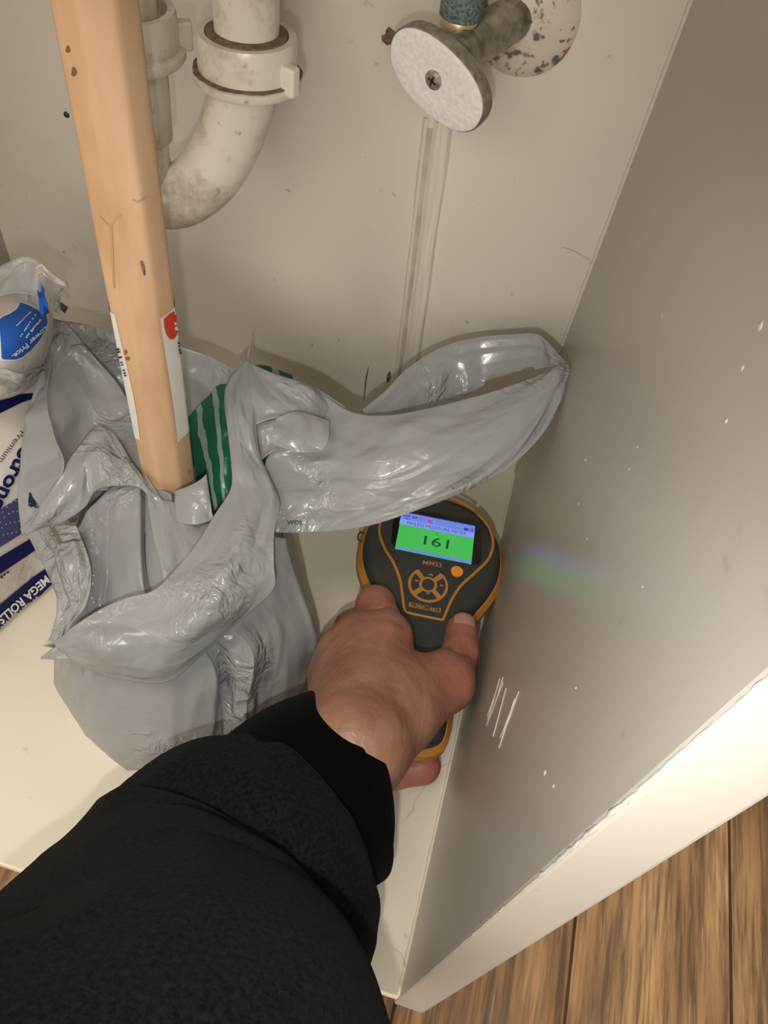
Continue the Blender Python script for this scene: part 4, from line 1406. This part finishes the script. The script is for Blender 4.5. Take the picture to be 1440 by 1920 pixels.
def flush(c, r, fac, col, prev):
    nt = SKIN_NT[0]
    g = N(nt, 'ShaderNodeNewGeometry'); d = N(nt, 'ShaderNodeVectorMath', operation='DISTANCE')
    nt.links.new(g.outputs['Position'], d.inputs[0]); d.inputs[1].default_value = tuple(c)
    return mixc(nt, ramp(nt, d.outputs['Value'], [(r * .35, fac), (r, 0.0)]), prev, col)


col_ = SKIN_NT[1]                                   # ruddier finger ends and knuckles
for key, r_, f_ in (('ptip', .030, .8), ('ipip', .034, .45), ('ttip', .040, .35), ('tmcp', .045, .35), ('imcp', .04, .2)):
    col_ = flush(J[key], r_, f_, (0.36, 0.105, 0.08), col_)
SKIN_NT[0].links.new(col_, SKIN_NT[2].inputs['Base Color'])


def build_hand():
    step = .0013
    allp = np.array(list(J.values()))
    lo = allp.min(0) - .042; hi = allp.max(0) + .042
    dims = np.ceil((hi - lo) / step).astype(int) + 1
    X, Y, Z = np.meshgrid(*[lo[k] + step * np.arange(dims[k]) for k in range(3)], indexing='ij')
    Pt = np.stack([X, Y, Z], -1)
    C = lambda a, b_, ra, rb: seg_sdf(Pt, J[a], J[b_], ra, rb)
    S = C('fore', 'fore2', .030, .028)
    S = smin(S, C('fore2', 'wrist', .028, .0250), .012)
    palm = smin(C('wrist', 'imcp', .0225, .0145), C('wrist', 'mmcp', .0225, .0150), .014)
    palm = smin(palm, C('wrist', 'rmcp', .021, .0140), .014)
    palm = smin(palm, C('wrist', 'pmcp', .020, .0125), .012)
    S = smin(S, palm, .014)
    S = smin(S, C('wrist', 'tcmc', .0215, .0180), .012)
    th = smin(C('tcmc', 'tmcp', .0185, .0144), C('tmcp', 'tip_', .0132, .0108), .006)
    th = smin(th, C('tip_', 'ttip', .0108, .0103), .003)
    S = smin(S, th, .012)
    S = smin(S, seg_sdf(Pt, J['imcp'] * .4 + J['wrist'] * .6, J['tmcp'] * .85 + J['imcp'] * .15, .018, .0125), .014)   # web of the thumb
    for f, (r0, r1, r2, r3) in (('i', (.0132, .0116, .0108, .0095)), ('m', (.0140, .0118, .0105, .0095)), ('r', (.0130, .0110, .0100, .009)), ('p', (.0118, .0100, .0105, .0112))):
        g = smin(C(f + 'mcp', f + 'pip', r0, r1), C(f + 'pip', f + 'dip', r1, r2), .004)
        g = smin(g, C(f + 'dip', f + 'tip', r2, r3), .004)
        S = smin(S, g, .0055)
    # tendons and knuckles on the back of the hand
    up_ = np.array([0, 0, 1.0]) * .55 + (CAM - J['mmcp']) / np.linalg.norm(CAM - J['mmcp']) * .6
    for f, am in (('i', .0118), ('m', .0122), ('r', .0112)):
        a = J['wrist'] * .45 + J[f + 'mcp'] * .55 + up_ * (.0155); b_ = J[f + 'mcp'] + up_ * am
        S = smin(S, seg_sdf(Pt, a, b_, .0024, .0050), .005)
    # skin creases over the joints
    def groove(a, b_, r, k):
        nonlocal S
        d = seg_sdf(Pt, a, b_, r, r)
        S = -smin(-S, d, k)
    for (p0, p1) in (((668, 1150), (745, 1140)), ((676, 1162), (748, 1150))):
        groove(PH(*p0, .0915), PH((p0[0] + p1[0]) / 2, (p0[1] + p1[1]) / 2 - 3, .101), .0006, .002)
        groove(PH((p0[0] + p1[0]) / 2, (p0[1] + p1[1]) / 2 - 3, .101), PH(*p1, .0955), .0006, .002)
    for (p0, p1) in (((832, 1208), (892, 1222)), ((830, 1220), (890, 1232))):
        groove(PH(*p0, .089), PH((p0[0] + p1[0]) / 2, (p0[1] + p1[1]) / 2 - 4, .0965), .0006, .002)
        groove(PH((p0[0] + p1[0]) / 2, (p0[1] + p1[1]) / 2 - 4, .0965), PH(*p1, .089), .0006, .002)
    return surface_nets(S, lo, step)


person = empty('person', PH(700, 1300, .02), 'person in a black sweater reaching in with the left arm to hold a meter', 'person')
Vh, Fh = build_hand()
hand = mesh('body', Vh, Fh, M['skin'], person, True)
finish_normals(hand)
sm_ = hand.modifiers.new('smooth', 'SMOOTH'); sm_.factor = .5; sm_.iterations = 2
# thumb nail
tn = J['ttip']; td = J['ttip'] - J['tip_']; td /= np.linalg.norm(td)
nn_ = (CAM - tn); nn_ /= np.linalg.norm(nn_); nn_ = nn_ * .75 + td * .42 + np.array([.12, 0, .1]); nn_ -= 0 * td
td2 = td - nn_ * np.dot(td, nn_) / np.dot(nn_, nn_); td2 /= np.linalg.norm(td2)
nn_ /= np.linalg.norm(nn_); ts = np.cross(td2, nn_)
V = []; F = []
for j in range(13):
    for i in range(13):
        u, w = (i / 12 - .5) * 2, (j / 12 - .5) * 2
        k = math.sqrt(max(0, 1 - .55 * u * u)) * math.sqrt(max(0, 1 - .35 * w * w))
        V.append(tn + td2 * (.0015 + w * .0068 * (1 - .18 * u * u)) + ts * u * .0072 * (1 - .12 * w * w) + nn_ * (.0102 * k + .0004))
for j in range(12):
    for i in range(12):
        F.append((j * 13 + i, j * 13 + i + 1, (j + 1) * 13 + i + 1, (j + 1) * 13 + i))
nail = mesh('thumbnail', V, F, M['nail'], hand, True)
so = nail.modifiers.new('thickness', 'SOLIDIFY'); so.thickness = .0007; so.offset = 0


def sleeve_mesh(name, ctrl, mat, par, n=120, seg_=90, wr=0.0, seed=3, rib=0, cap_end=True):
    c = np.array([p for p, r in ctrl]); r = np.array([[q] for _, q in ctrl])
    cc = cr_interp(c, n, 0); rr = cr_interp(r, n, 0)[:, 0]
    pts, fr = frames(cc)
    V = []; F = []
    for i in range(n):
        f = i / (n - 1)
        for k in range(seg_):
            a = 2 * math.pi * k / seg_
            q = Vector((math.cos(a) * 1.3, math.sin(a) * 1.3, f * 4.0 + seed))
            d = wr * (noise.noise(q) * .9 + .6 * (1 - abs(noise.noise(q * 1.7 + Vector((4, 2, 1))))) - .4)
            if rib: d += .00025 * math.cos(a * rib)
            V.append(pts[i] + (fr[i][1] * math.cos(a) + fr[i][2] * math.sin(a)) * (rr[i] + d))
    for i in range(n - 1):
        for k in range(seg_):
            k2 = (k + 1) % seg_
            F.append((i * seg_ + k, i * seg_ + k2, (i + 1) * seg_ + k2, (i + 1) * seg_ + k))
    if cap_end: F.append(tuple((n - 1) * seg_ + k for k in range(seg_)))
    o = mesh(name, V, F, mat, par, True)
    finish_normals(o)
    return o


def PC(x, y, z):
    return ROT @ np.array([x, y, z]) + CAM


sl = sleeve_mesh('sleeve', [
    (P(566, 1532, .3855), .0440), (P(558, 1540, .3835), .0485), (P(534, 1562, .3775), .0560), (P(490, 1612, .366), .0655), (P(430, 1700, .352), .0725),
    (P(352, 1825, .322), .0755), (P(275, 1985, .275), .0800), (P(200, 2230, .215), .078), (np.array([-.135, -.12, .36]), .074), (np.array([-.19, -.27, .50]), .078), (np.array([-.23, -.40, .70]), .084)],
    M['sweater'], person, 190, 130, .0068, 3)
cf = sleeve_mesh('cuff', [
    (P(648, 1467, .4055), .045), (P(645, 1468, .405), .0495), (P(638, 1471, .404), .0510), (P(606, 1487, .399), .0515), (P(566, 1508, .393), .0510), (P(520, 1545, .385), .0500), (P(460, 1600, .376), .046)],
    M['cuff'], sl, 40, 180, .0006, 5, cap_end=False)
cf['label'] = 'ribbed cuff'
